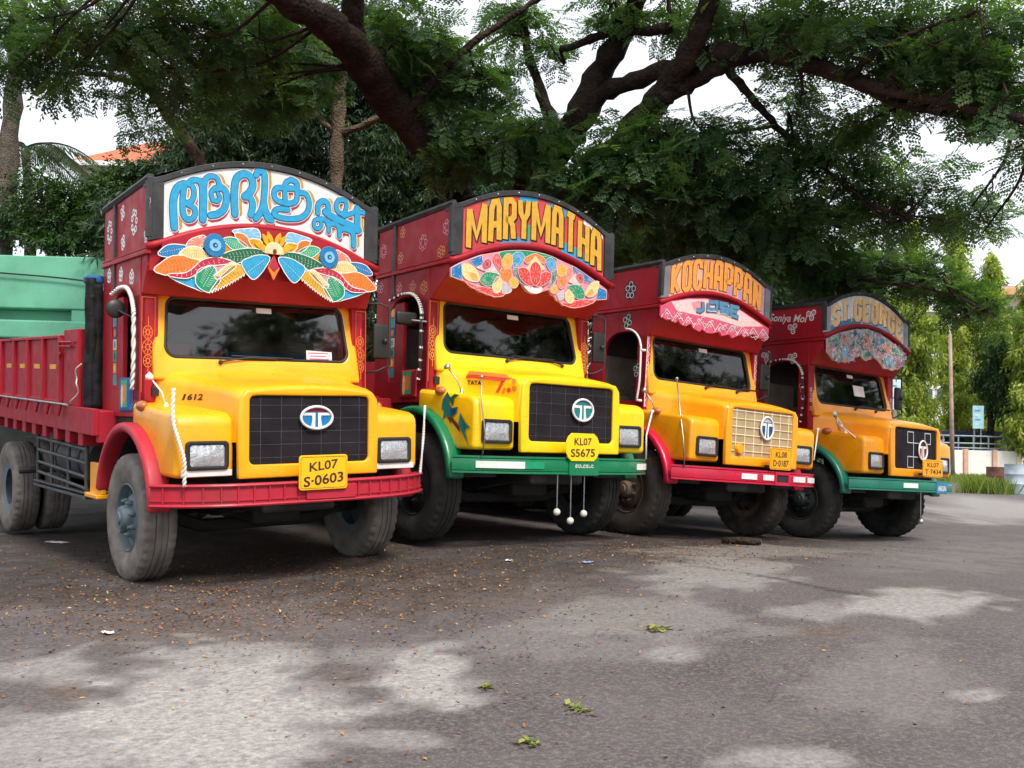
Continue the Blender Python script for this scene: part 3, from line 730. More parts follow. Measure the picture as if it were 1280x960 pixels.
            for (px, py, Rr, r, n_, w_, c_, sq) in C['flowers']:
                (cy_, cz_), = tr(i, [(px, py)], -Wd - .01, 0)
                hi = cz_ > 2.62; its = []
                if c_[1] is not None: its.append((hi, ('poly', ellipse(cy_, cz_, (Rr + r) * 1.15, (Rr * sq + r) * 1.15, 14), c_[1])))
                for q in rings(cy_, cz_, Rr, r, n_, w_, sq=sq):
                    its.append((hi, ('rib', ribbon(q, w_, False), c_[0])))
                if c_[2] is not None:
                    for k in range(n_):
                        a = 2 * math.pi * k / n_ + .4; its.append((hi, ('poly', ellipse(cy_ + Rr * math.cos(a), cz_ + Rr * sq * math.sin(a), r * .45, r * .45, 8), c_[2])))
                paint('painted_flower', [q for h, q in its], sideL(-Wd + (.005 if hi else 0)), FM, csd if hi else sd, step=.0002)
            if i == 3:
                v, f = fit_text('Soniya Mol', .62, .14, .012, .35)
                (cy_, cz_), = tr(i, [(985, 399)], -Wd, 0)
                paint('side_lettering', [('t', ([(-a + cy_, b + cz_ - a * .12 + .0) for a, b in v], f), 0)], lambda a, b, d: (-Wd + .005 - .001 - d, a, b), [WHITE], csd)
    # doors / dashboard / inside
    mk('cab_back', bx(-Wd + .05, Wd - .05, YB - .04, YB, 1.3, 3.05, .004), rd, root)
    mk('cab_floor', bx(-Wd + .02, Wd - .02, .0, YB, 1.18, 1.3, .01), DARK, root)
    mk('cab_lining', join(bx(-Wd + .05, Wd - .05, .13, YB - .045, 2.50, 2.54, 0), bx(-Wd + .055, Wd - .055, YB - .06, YB - .045, 1.32, 2.5, 0)), INT, root)
    mk('dashboard', join(bx(-.86, .86, .06, .32, 1.5, 1.735, .03, 3), bx(-.7, -.25, .2, .34, 1.66, 1.80, .03)), INT if i else mat('dash_brown', (.05, .03, .02), .6), root)
    mk('seat', join(bx(-.85, -.2, .5, .88, 1.45, 1.6, .05, 3), bx(-.85, -.2, .76, .9, 1.55, 2.1, .05, 3)), SEAT, root); mk('seat', join(bx(.1, .85, .5, .88, 1.45, 1.6, .05, 3), bx(.1, .85, .76, .9, 1.55, 2.0, .05, 3)), SEAT, root)
    sw = [(-.48 + .21 * math.cos(a), .36 + .06 * math.sin(a), 1.86 + .2 * math.sin(a)) for a in np.linspace(0, 6.283, 28, endpoint=False)]
    mk('steering_wheel', join(tube(sw, .013, 6, closed=True), tube([(-.48, .36, 1.86), (-.48, .2, 1.66)], .025, 8), tube([(-.68, .36, 1.87), (-.28, .36, 1.87)], .011, 6)), RUB, root, smooth=True)
    if i == 0:
        mk('dash_cloth', bx(-.28, .45, .035, .26, 1.735, 1.852, .015), BLUECL, root); mk('dash_box', bx(-.78, -.55, .045, .2, 1.74, 1.9, .01), SALMON, root); mk('dash_box', bx(.62, .8, .06, .2, 1.74, 1.98, .01), SALMON, root); mk('dash_box', bx(-.4, -.3, .045, .2, 1.74, 1.87, .01), SALMON, root)
        pap = mk('notice_paper', plate([(.43, 1.80), (.68, 1.79), (.685, 1.875), (.435, 1.885)], t=.001, fn=tilt(-.006)), WHITE, gl)
        paint('notice_print', [('rib', ribbon([(x, z), (x + wd_, z)], .01, False), 0) for x, z, wd_ in ((.45, 1.862, .2), (.47, 1.836, .16), (.46, 1.81, .19))], tilt(-.0075), [PC['rose']], gl)
    if i == 3: mk('notice_paper', plate([(.1, 1.95), (.36, 1.95), (.36, 2.1), (.1, 2.1)], t=.001, fn=tilt(-.006)), WHITE, gl)
    # roof
    xs = np.linspace(-Wd, Wd, 21); V, Fc = [], []; rzf = lambda x: szt + .025 + (at_ + .02) * max(0, 1 - (x / Wd) ** 2)
    for yv in (ys + .03, YB):
        V += [(x, yv, rzf(x) - (.0 if yv < .5 else .06)) for x in xs]
    for k in range(20): Fc.append((k, k + 1, k + 22, k + 21))
    kk = len(V); V += [(x, YB, 2.6) for x in xs]
    for k in range(20): Fc.append((21 + k, 22 + k, kk + k + 1, kk + k))
    mk('roof', (V, Fc), BLACK, root)
    # ---- crown: headboard with name, frame, moulding
    xs = np.linspace(-su, su, 25)
    hb = mk('headboard', plate([(x, zb(x)) for x in xs] + [(x, zt(x)) for x in xs[::-1]], t=.03, fn=front(ys + .03), bev=.002, bseg=1), C['board'], root)
    xs2 = np.linspace(-Wd - .005, Wd + .005, 33); top = lambda x: szt + .004 + at_ * (1 - (x / su) ** 2) if abs(x) < su else szt + .004 - .35 * (abs(x) - su)
    mk('headboard_frame', plate([(x, top(x)) for x in xs2] + [(x, top(x) + .05) for x in xs2[::-1]], t=.13, fn=front(ys + .11), bev=.004), BLACK, hb)
    for s in (-1, 1): mk('headboard_post', plate([(s * (su + .002), zb(su) - .0), (s * (Wd + .003), zb(su) - .03), (s * (Wd + .003), szt - .03), (s * (su + .002), szt + .002)], t=.04, fn=front(ys + .022), bev=.003), C.get('post', BLACK), hb)
    for k in range(C.get('bolts', 7)):
        x = (-.85 + 1.7 * k / 6) * su; mk('frame_bolt', ball((x, ys - .021, top(x) + .025), .008, 6), STEEL, hb)
    xs3 = np.linspace(-Wd - .015, Wd + .015, 31); mz = lambda x: zb(x) - .03 if abs(x) < su else zb(su) - .03 - .35 * (abs(x) - su)
    mk('red_moulding', tube([(x, ys - .012, mz(x)) for x in xs3], .03, 8), rd, root, smooth=True)
    fbp = [(-Wd + .02, 2.46), (Wd - .02, 2.46)] + [(x, zb(min(su, abs(x))) - .015) for x in np.linspace(Wd - .02, -Wd + .02, 25)]
    mk('crown_front', plate(fbp, t=.03, fn=front(ys + .045)), rd, root)
    C['letters'](i, hb, ys, su, zb, zt)
    C['valance'](i, root, ys, su, zb)
    # ---- mirrors and marker rods
    mX = Wd + .17
    mr_ = mk('wing_mirror', bx(mX - .085, mX + .085, -.05, -.005, 1.83, 2.16, .022, 3), RUB, root, smooth=True, auto=40)
    mk('mirror_arm', join(tube([(Wd, .06, 2.34), (mX + .02, .03, 2.36), (mX + .1, -.02, 2.32), (mX + .1, -.025, 1.78), (mX, .03, 1.72), (Wd, .06, 1.7)], .011, 6), ball((mX + .03, -.06, 2.0), .028, 8)), RUB, mr_, smooth=True)
    for k in (1.78, 1.80): pass
    mk('mirror_glass', bx(mX - .07, mX + .07, -.004, -.001, 1.85, 2.14, .001, 1), CHROME, mr_)
    if i == 0:
        m2 = mk('wing_mirror', lathe([(0, .012), (.07, .010), (.078, 0), (.07, -.010), (.03, -.016), (0, -.018)], 24, (-Wd - .1, .26, 2.18), 'y'), RUB, root, smooth=True)
        mk('mirror_arm', tube([(-Wd - .1, .27, 2.18), (-Wd - .05, .2, 2.14), (-Wd, .1, 2.1)], .009, 6), RUB, m2)
    elif i == 1:
        m2 = mk('wing_mirror', bx(-Wd - .26, -Wd - .02, .1, .15, 2.03, 2.16, .03, 3), RUB, root, smooth=True, auto=40)
        mk('mirror_arm', tube([(-Wd - .1, .12, 2.08), (-Wd + .0, -.02, 2.06)], .012, 6), STEEL, m2)
    # twisted door panel behind doorway
    if i < 2:
        pn = mk('door_panel', bx(-Wd + .01, -Wd + .05, .42, .7, 1.52, 2.3, .004), RED[i], root)
        cols = [PC['cyan'], PC['orange'], PC['mint'], PC['cream'], PC['navy']]
        it = []
        for k in range(7):
            z_ = 1.56 + k * .1; it += [('poly', [(.58, z_), (.68, z_), (.68, z_ + .092), (.58, z_ + .092)], k % 5), ('poly', ellipse(.63, z_ + .046, .03, .036, 10), (k + 2) % 5)]
        paint('painted_panel', it, sideL(-Wd + .009), cols, pn)
        dl = mk('door_lower', bx(-Wd - .02, -Wd + .03, .12, .42, 1.34, 1.62, .02), RED[i] if i else BLUECL, root)
        it = [('poly', [(.2, 1.38), (.36, 1.38), (.36, 1.6), (.2, 1.6)], 2), ('poly', ellipse(.27, 1.49, .05, .08, 12), 1), ('poly', ellipse(.33, 1.47, .03, .1, 10), 3)]
        paint('painted_panel', it, sideL(-Wd - .0205), cols, dl)
    for k, (kind, pts, r) in enumerate(C['rods']):
        if kind == 'rope': mk('marker_rod', twist(pts, r, 2, 11), ROPE, root, smooth=True)
        else: mk('marker_rod', join(tube(pts, r, 7), ball(pts[-1], r * 2.4, 8)), {'steel': STEEL, 'white': WHITE, 'black': RUB}[kind], root, smooth=True)
    # small fender mirror on a stalk
    fx, fy = C.get('horn', (-.93, -.35)); mk('fender_mirror', join(tube([(fx, fy, 1.38), (fx - .02, fy + .05, 1.5), (fx - .1, fy + .1, 1.62)], .007, 6), lathe([(0, .03), (.03, .0), (.034, -.03), (0, -.034)], 12, (fx - .1, fy + .1, 1.63), 'z'), lathe([(.03, 0), (.02, .03), (.008, .06)], 10, (fx, fy, 1.36), 'z')), WHITE if i in (0, 3) else STEEL, root, smooth=True)
    return root
# ------------------------------------------------------------------ name boards
def Z(ox, oy, s): return lambda pts: [(ox + x * s, oy + y * s) for x, y in pts]
ZA = Z(200, 200, 140 / 1222); ZB = Z(330, 200, 140 / 1034)
MAL = [  # hand-traced brush strokes of the name: (centre line, width) in zoom units
    (ZA, [(152, 735), (142, 600), (140, 460), (158, 360), (200, 290), (262, 262)], 72), (ZA, [(262, 285), (247, 380), (243, 490), (250, 590), (285, 645), (325, 650)], 56),
    (ZA, [(300, 655), (350, 640), (378, 590), (370, 530), (325, 500), (290, 480)], 52), (ZA, [(285, 470), (335, 455), (362, 400), (362, 320), (330, 270), (280, 262)], 52),
    (ZA, [(300, 265), (345, 225), (400, 222), (455, 255), (478, 330)], 56), (ZA, [(462, 650), (466, 520), (468, 400), (462, 290), (440, 240)], 74),
    (ZA, [(480, 290), (490, 215), (545, 178), (610, 195), (640, 260), (640, 300)], 52), (ZA, [(600, 315), (670, 305), (715, 360), (718, 450), (690, 540), (625, 590), (548, 605)], 66),
    (ZA, [(640, 312), (580, 320), (553, 370), (570, 440)], 46), (ZA, [(568, 437), (620, 450), (648, 410), (630, 370)], 42),
    (ZA, [(812, 590), (806, 460), (808, 310), (830, 205), (890, 158), (955, 165), (1000, 220), (1003, 300), (965, 365), (920, 400)], 74), (ZA, [(930, 395), (985, 425), (1005, 500), (985, 600)], 66),
    (ZA, [(1045, 165), (1065, 130), (1120, 130), (1138, 200), (1135, 330), (1125, 450), (1098, 560), (1040, 640)], 64), (ZA, [(1125, 440), (1150, 560), (1205, 640)], 62), (ZB, [(0, 470), (25, 545), (70, 560)], 44),
    (ZB, [(300, 268), (200, 262), (115, 262), (88, 310), (110, 370), (175, 398)], 48), (ZB, [(172, 397), (250, 402), (296, 370), (302, 290), (298, 215), (245, 182)], 48), (ZB, [(250, 182), (198, 210), (188, 270), (190, 390)], 44),
    (ZB, [(320, 300), (385, 320), (412, 400), (395, 480), (330, 535), (220, 545), (120, 525), (88, 490), (120, 455), (215, 460)], 48),
    (ZB, [(492, 490), (494, 420), (535, 382), (580, 400), (592, 470)], 50), (ZB, [(560, 480), (630, 530), (720, 570), (800, 610), (870, 645)], 62),
    (ZB, [(740, 510), (680, 480), (660, 420), (685, 370)], 44), (ZB, [(683, 372), (740, 375), (755, 430), (735, 500)], 42), (ZB, [(730, 520), (790, 500), (850, 480), (915, 490)], 40), (ZB, [(855, 450), (855, 650)], 64),
    (ZB, arcp(490, 592, 36, 44, 0, 180, 6), 36), (ZB, arcp(490, 592, 36, 44, 180, 360, 6), 36), (ZB, [(500, 545), (550, 550), (590, 590), (592, 660)], 42), (ZB, [(580, 590), (640, 590), (685, 625), (690, 700)], 46), (ZB, [(690, 640), (760, 640), (815, 680), (822, 790)], 54)]

def letters_mal(i, hb, ys, su, zb, zt):
    st = []
    for zf, pts, w in MAL:
        P = tr(i, zf(pts), ys); sc = (140 / 1222 if zf is ZA else 140 / 1034) / 155
        st.append((smooth_path(P, 4), w * sc * 1.1))
    fn = lambda a, b, d: (a, ys - d, b); it = []
    off = lambda P, dx, dz: [(a + dx, b + dz) for a, b in P]
    for P, w in st: it.append(('rib', ribbon(off(P, .040, .012), w * .95), 0))
    for P, w in st: it.append(('rib', ribbon(off(P, .012, -.030), w * .95), 1))
    for P, w in st: it.append(('rib', ribbon(P, w + .026), 2))
    paint('letter_shadow', it, fn, [PC['ochre'], PC['crim'], WHITE], hb, step=.00008, base=.0005)
    it = [('rib', ribbon(P, w + .008), 0) for P, w in st] + [('rib', ribbon(P, w - .002), 1) for P, w in st]
    paint('lettering', it, fn, [PC['navy'], PC['cyan']], hb, step=.0001, base=.009)

def block_letters(word, w, gap, face, shade, edge, dx=.014, dz=-.010, x0=None, x1=None, extra=None, mb=.03, mt=.03, patches=()):
    def f(i, hb, ys, su, zb, zt):
        a0, a1 = (-su + .03 if x0 is None else x0), (su - .03 if x1 is None else x1)
        fn = lambda a, b, d: (a, ys - d, b); st = sign_text(word, a0, a1, zb, zt, w, gap, mb, mt)
        if patches:
            it = []
            for p0, p1, q0, q1, m_ in patches:
                xs = np.linspace(p0 * su, p1 * su, 7); it.append(('poly', [(x, zb(x) + (zt(x) - zb(x)) * q0) for x in xs] + [(x, zb(x) + (zt(x) - zb(x)) * q1) for x in xs[::-1]], m_))
            [paint('board_background', [q], fn, extra, hb, base=.0003 + .00015 * k_) for k_, q in enumerate(it)]
        V = [(np.array(P), w) for P in st]
        paint('letter_shadow', [('rib', ribbon([(a + dx, b + dz) for a, b in P], w + .01, False), 0) for P, w_ in V] + [('rib', ribbon(P, w + .012, False), 1) for P, w_ in V], fn, [shade, edge], hb, step=.0001, base=.003)
        paint('lettering', [('rib', ribbon(P, w, False), 0) for P, w_ in V], fn, [face], hb, step=.00012, base=.009)
    return f

# ------------------------------------------------------------------ carved boards under the names
def valance_leaves(i, root, ys, su, zb):
    Q = Z(190, 285, 145 / 1280); yp = ys - .05
    xs = np.linspace(-.93, .93, 25)
    base = mk('carved_valance', plate([(x, zb(x * .95) - .045) for x in xs] + [(x, zb(x * .95) - .11 - .09 * (1 - abs(x) / .93)) for x in xs[::-1]], t=.03, fn=lambda a, b, d: (a, ys - .012 - d, b)), RED[0], root)
    L = [('blue', [(75, 290), (110, 240), (180, 195), (290, 190), (385, 215), (300, 290), (200, 315)], 0), ('salmon', [(390, 205), (420, 140), (500, 105), (570, 90), (590, 140), (540, 215)], 0),
         ('lblue', [(890, 35), (1000, 20), (1160, 20), (1180, 130), (1060, 130), (970, 75)], 0), ('orange', [(915, 65), (1010, 80), (1060, 140), (1100, 225), (1010, 190), (950, 130)], 1),
         ('cream', [(300, 300), (345, 245), (430, 210), (520, 225), (570, 275), (615, 332), (510, 360), (400, 340)], 1), ('yellow', [(800, 180), (915, 245), (760, 315)], 0),
         ('mint', [(790, 125), (870, 110), (960, 140), (1050, 220), (960, 240), (890, 230), (830, 180)], 1), ('orange', [(20, 465), (100, 390), (200, 325), (320, 312), (420, 345), (512, 370), (440, 450), (350, 505), (200, 515), (130, 510)], 2),
         ('yellow', [(1065, 140), (1150, 135), (1200, 165), (1190, 240), (1130, 230)], 2), ('cyan', [(180, 525), (330, 548), (430, 530), (540, 460), (600, 560), (565, 690), (480, 665), (300, 592)], 1),
         ('crim', [(160, 518), (350, 508), (450, 450), (540, 370), (680, 335), (870, 372), (760, 400), (640, 410), (540, 450), (430, 530), (330, 550)], 3), ('pink', [(430, 530), (540, 450), (640, 410), (780, 395), (830, 410), (700, 530), (560, 520)], 2),
         ('emer', [(500, 480), (580, 440), (655, 425), (690, 490), (655, 530), (745, 560), (640, 695), (560, 685), (480, 610)], 3),
         ('cream', [(690, 535), (780, 450), (870, 385), (905, 430), (790, 520), (720, 560)], 3), ('green', [(755, 315), (880, 260), (1050, 235), (1180, 250), (1265, 325), (1100, 350), (970, 402), (880, 360)], 3),
         ('cyan', [(980, 390), (1060, 340), (1160, 310), (1278, 330), (1230, 430), (1180, 500), (1110, 562), (1050, 520)], 4)]
    ser = [(630, 705), (740, 550), (870, 430), (965, 385), (1040, 490)]
    for k in range(14):
        t = k / 13; x, y = 1040 + (630 - 1040) * t, 490 + (705 - 490) * t + 20 * math.sin(math.pi * t); ser += [(x - 8, y + 18), (x - 22, y - 4)]
    L.append(('gold', ser[:-1], 3))
    for col, pts, lay in L:
        sm = col != 'gold' or len(pts) < 12
        for s in (1, -1):
            P = [(s * (a - .0), b) for a, b in tr(i, Q(pts), yp)]
            if s < 0: P = P[::-1]
            P = rim_outline(closed_smooth(P, 3), .006) if sm else rim_outline(P, .004)
            yl = ys - .043 - lay * .006
            lf = mk('leaf', plate(P, t=.012, fn=lambda a, b, d: (a, yl - d, b), bev=.003, bseg=1), PC[col], base)
            it = [('rib', ribbon(P + [P[0]], .0065, False), 0)]
            c = np.mean(P, 0); D = np.array(P) - c; ev = np.linalg.eigh(D.T @ D)[1][:, 1]; ext = np.abs(D @ ev).max()
            dark = col in ('orange', 'yellow', 'cream', 'gold')
            if col not in ('lblue', 'salmon'):
                for q in np.linspace(-.72, .72, 11 if ext > .07 else 7): it.append(('poly', ellipse(c[0] + ev[0] * ext * q, c[1] + ev[1] * ext * q, .0045, .003, 6), 1 if dark else 0))
                nrm = np.array([-ev[1], ev[0]]); wd = np.abs(D @ nrm).max()
                for q in np.linspace(-.6, .6, 9):
                    for sg in (-1, 1):
                        a_ = c + ev * ext * q + nrm * sg * wd * .18; b_ = a_ + (nrm * sg * .38 + ev * .15) * wd * (1 - q * q)
                        it.append(('rib', ribbon([a_, b_], .0022, False), 1 if dark else 2))
            else:
                for q in np.linspace(-.8, .8, 9): it.append(('rib', ribbon([c + (D[int((q + 1) * .49 * len(D)) % len(D)]) * .95, c + D[int((q + 1) * .49 * len(D)) % len(D)] * .45], .003, False), 0))
            paint('leaf_vein', it, lambda a, b, d: (a, yl - .012 - d, b), [PC['white'], PC['brown'], PC['lblue'] if col in ('blue', 'cyan') else PC['white']], base, step=.00005, base=.0003)
    (fx, fz), = tr(i, Q([(670, 195)]), yp); r = 125 * 145 / 1280 / 155
    for s in (1, -1):
        yl = ys - .07
        mk('flower', plate(ellipse(s * fx * .985, fz, r, r * 1.05, 28), t=.012, fn=lambda a, b, d: (a, yl - d, b), bev=.003, bseg=1), PC['blue'], base)
        it = [('rib', ribbon([(s * fx * .985 + r * .55 * math.cos(a), fz + r * .55 * math.sin(a)), (s * fx * .985 + r * .98 * math.cos(a), fz + r * .98 * math.sin(a))], .0035, False), 0) for a in np.linspace(0, 6.283, 22)[:-1]]
        it += [('poly', ellipse(s * fx * .985, fz, r * .55, r * .55, 18), 1), ('poly', ellipse(s * fx * .985, fz, r * .24, r * .24, 12), 2), ('poly', ellipse(s * fx * .985 + .004, fz, r * .1, r * .1, 8), 1)]
        paint('flower_paint', it, lambda a, b, d: (a, yl - .0125 - d, b), [PC['cyan'], PC['lblue'], PC['navy']], base, step=.0002)
    # centre sunburst, petals and tongue
    cz = tr(i, [(336.8, 316)], yp)[0][1]
    for a in (55, 90 - 18, 90 + 18, 125, 20, 160):
        c, s_ = math.cos(math.radians(a)), math.sin(math.radians(a)); P = [(.06 * c, cz + .06 * s_), (.11 * c - .028 * s_, cz + .11 * s_ + .028 * c), (.185 * c, cz + .185 * s_), (.11 * c + .028 * s_, cz + .11 * s_ - .028 * c)]
        if cz + .185 * s_ > zb(0) - .06: P = [(x, min(z, zb(0) - .055)) for x, z in P]
        mk('petal', plate(closed_smooth(P, 3), t=.012, fn=lambda a_, b, d: (a_, ys - .066 - d, b), bev=.002, bseg=1), PC['yellow'], base)
    fan = [(.085 * math.cos(a), cz + .09 * math.sin(a)) for a in np.linspace(-.15, math.pi + .15, 20)]
    mk('sunburst', plate(fan, t=.016, fn=lambda a, b, d: (a, ys - .07 - d, b), bev=.003, bseg=1), PC['cream'], base)
    it = [('rib', ribbon([(.03 * math.cos(a), cz + .03 * math.sin(a)), (.08 * math.cos(a), cz + .082 * math.sin(a))], .0025, False), 0) for a in np.linspace(.1, 3.04, 17)] + [('poly', ellipse(0, cz + .008, .018, .022, 12), 1)]
    paint('sunburst_rays', it, lambda a, b, d: (a, ys - .0865 - d, b), [PC['white'], PC['brown']], base, step=.0002)
    mk('tongue', plate([(0, cz - .02), (.055, cz - .13), (0, cz - .235), (-.055, cz - .13)], t=.014, fn=lambda a, b, d: (a, ys - .06 - d, b), bev=.003, bseg=1), PC['orange'], base)
    mk('tongue', plate([(0, cz - .02), (.045, cz - .115), (0, cz - .16), (-.045, cz - .115)], t=.006, fn=lambda a, b, d: (a, ys - .0745 - d, b), bev=.002, bseg=1), PC['crim'], base)

def valance_art(outline, zf, shapes, basecol, extra=None):
    def f(i, root, ys, su, zb):
        yp = ys - .04; P = tr(i, zf(outline), yp)
        b = mk('carved_valance', plate(P, t=.025, fn=lambda a, b_, d: (a, yp + .02 - d, b_), bev=.003, bseg=1), basecol, root)
        mats, idx, n = [], {}, 0
        for k, (nm, col, pts, lay) in enumerate(shapes):
            S = tr(i, zf(pts), yp)
            S = closed_smooth(S, 3) if len(S) > 4 else S
            yl = yp - .005 - lay * .004
            mk(nm, plate(S, t=.006, fn=lambda a, b_, d: (a, yl - d, b_), bev=.0015, bseg=1), PC[col], b)
            it = [('rib', ribbon(S + [S[0]], .005, False), 0)]
            c = np.mean(S, 0); D = np.array(S) - c
            for q in range(0, len(S), max(1, len(S) // 9)): it.append(('rib', ribbon([c + D[q] * .35, c + D[q] * .8], .0028, False), 0 if col not in ('cream', 'lpink', 'grey', 'white') else 1))
            paint('outline', it, lambda a, b_, d: (a, yl - .0062 - d, b_), [PC['lpink'], PC['salmon']], b, step=.00006)
        if extra: extra(i, b, yp, P)
    return f

ZV2 = Z(560, 240, 205 / 1278)
_ser = []
V2OUT = [(20, 590), (100, 545), (250, 490), (400, 465), (560, 452), (700, 470), (850, 520), (1000, 590), (1130, 680), (1235, 760), (1230, 840), (1150, 850), (1125, 872), (1090, 870), (1060, 895), (1030, 885), (1000, 908), (960, 905), (930, 885), (895, 890), (870, 860), (840, 845), (825, 815), (800, 800), (785, 765), (745, 775), (720, 785), (690, 797), (650, 795), (610, 775), (585, 745), (560, 705), (535, 745), (505, 752), (485, 785), (455, 790), (430, 815), (395, 812), (365, 825), (335, 805), (300, 805), (270, 785), (235, 780), (210, 755), (175, 745), (150, 715), (120, 695), (20, 660)]
V2S = [('petal', 'blue', [(22, 592), (100, 550), (105, 690), (22, 658)], 0), ('petal', 'blue', [(160, 530), (260, 492), (270, 560), (215, 590)], 0), ('petal', 'emer', [(400, 470), (560, 456), (700, 472), (840, 520), (800, 560), (560, 500), (420, 540)], 0),
       ('petal', 'blue', [(960, 575), (1120, 680), (1150, 720), (1060, 700), (990, 640)], 0), ('petal', 'blue', [(1165, 740), (1232, 770), (1228, 838), (1150, 840)], 0), ('petal', 'cream', [(110, 560), (190, 580), (235, 650), (230, 700), (150, 690), (105, 640)], 1), ('petal', 'gold', [(150, 620), (215, 640), (230, 690), (180, 680)], 2),
       ('flower', 'crim', [(258, 560), (300, 520), (330, 550), (320, 590), (275, 605)], 2), ('petal', 'lpink', [(215, 590), (330, 545), (395, 640), (300, 625)], 1), ('leaf', 'emer', [(240, 680), (290, 625), (395, 650), (330, 730), (265, 725)], 2), ('petal', 'red', [(350, 500), (380, 480), (410, 530), (400, 620), (360, 570)], 1),
       ('flower', 'yellow', [(410, 560), (440, 490), (490, 500), (490, 570), (440, 605)], 2), ('petal', 'orange', [(400, 610), (450, 590), (490, 620), (480, 700), (440, 710), (405, 670)], 1), ('flower', 'yellow', [(470, 690), (510, 665), (540, 710), (515, 750), (475, 735)], 2), ('petal', 'cyan', [(500, 490), (560, 470), (590, 520), (540, 590), (505, 600)], 1),
       ('petal', 'cream', [(335, 735), (375, 660), (410, 690), (400, 770), (360, 790)], 2), ('petal', 'grey', [(412, 700), (450, 710), (490, 770), (440, 795), (412, 770)], 1), ('petal', 'red', [(140, 700), (240, 735), (330, 750), (430, 800), (360, 818), (250, 775), (165, 735)], 1),
       ('petal', 'teal', [(500, 610), (540, 590), (560, 660), (600, 730), (540, 690)], 1), ('petal', 'orange', [(590, 520), (670, 480), (745, 520), (740, 560), (670, 530), (610, 560)], 1), ('petal', 'cream', [(600, 600), (670, 500), (745, 600), (670, 640)], 2),
       ('lotus_petal', 'red', [(540, 600), (600, 595), (640, 660), (650, 735), (590, 715), (545, 660)], 3), ('lotus_petal', 'red', [(795, 640), (740, 625), (695, 665), (680, 740), (740, 725), (785, 690)], 3), ('lotus_petal', 'red', [(668, 545), (710, 590), (705, 680), (668, 735), (632, 680), (628, 590)], 4),
       ('petal', 'white', [(585, 735), (640, 740), (668, 750), (720, 745), (715, 780), (668, 792), (620, 775)], 2), ('petal', 'cyan', [(755, 545), (790, 510), (835, 550), (830, 610), (790, 620)], 1), ('petal', 'teal', [(800, 620), (840, 610), (830, 690), (780, 740), (790, 690)], 1),
       ('flower', 'yellow', [(845, 590), (880, 560), (915, 600), (905, 650), (850, 655)], 2), ('petal', 'orange', [(845, 660), (910, 650), (915, 720), (870, 755), (845, 720)], 1), ('petal', 'salmon', [(915, 600), (965, 580), (960, 640), (920, 700)], 1), ('petal', 'lpink', [(930, 700), (985, 640), (1040, 725), (990, 725)], 1),
       ('flower', 'crim', [(990, 650), (1030, 635), (1050, 680), (1030, 715), (1000, 690)], 2), ('leaf', 'emer', [(930, 735), (1000, 725), (1045, 760), (1055, 825), (1000, 835), (960, 790)], 2), ('petal', 'cream', [(1060, 790), (1110, 710), (1170, 700), (1150, 790), (1100, 820)], 1), ('petal', 'gold', [(1060, 805), (1110, 750), (1130, 790), (1085, 822)], 2),
       ('flower', 'yellow', [(790, 750), (825, 725), (850, 760), (825, 792), (795, 785)], 2), ('petal', 'grey', [(840, 800), (890, 765), (900, 830), (860, 850)], 1), ('petal', 'cream', [(905, 790), (935, 760), (975, 830), (950, 870), (910, 850)], 2), ('petal', 'red', [(880, 870), (980, 850), (1060, 840), (1140, 850), (1060, 890), (960, 902)], 1)]

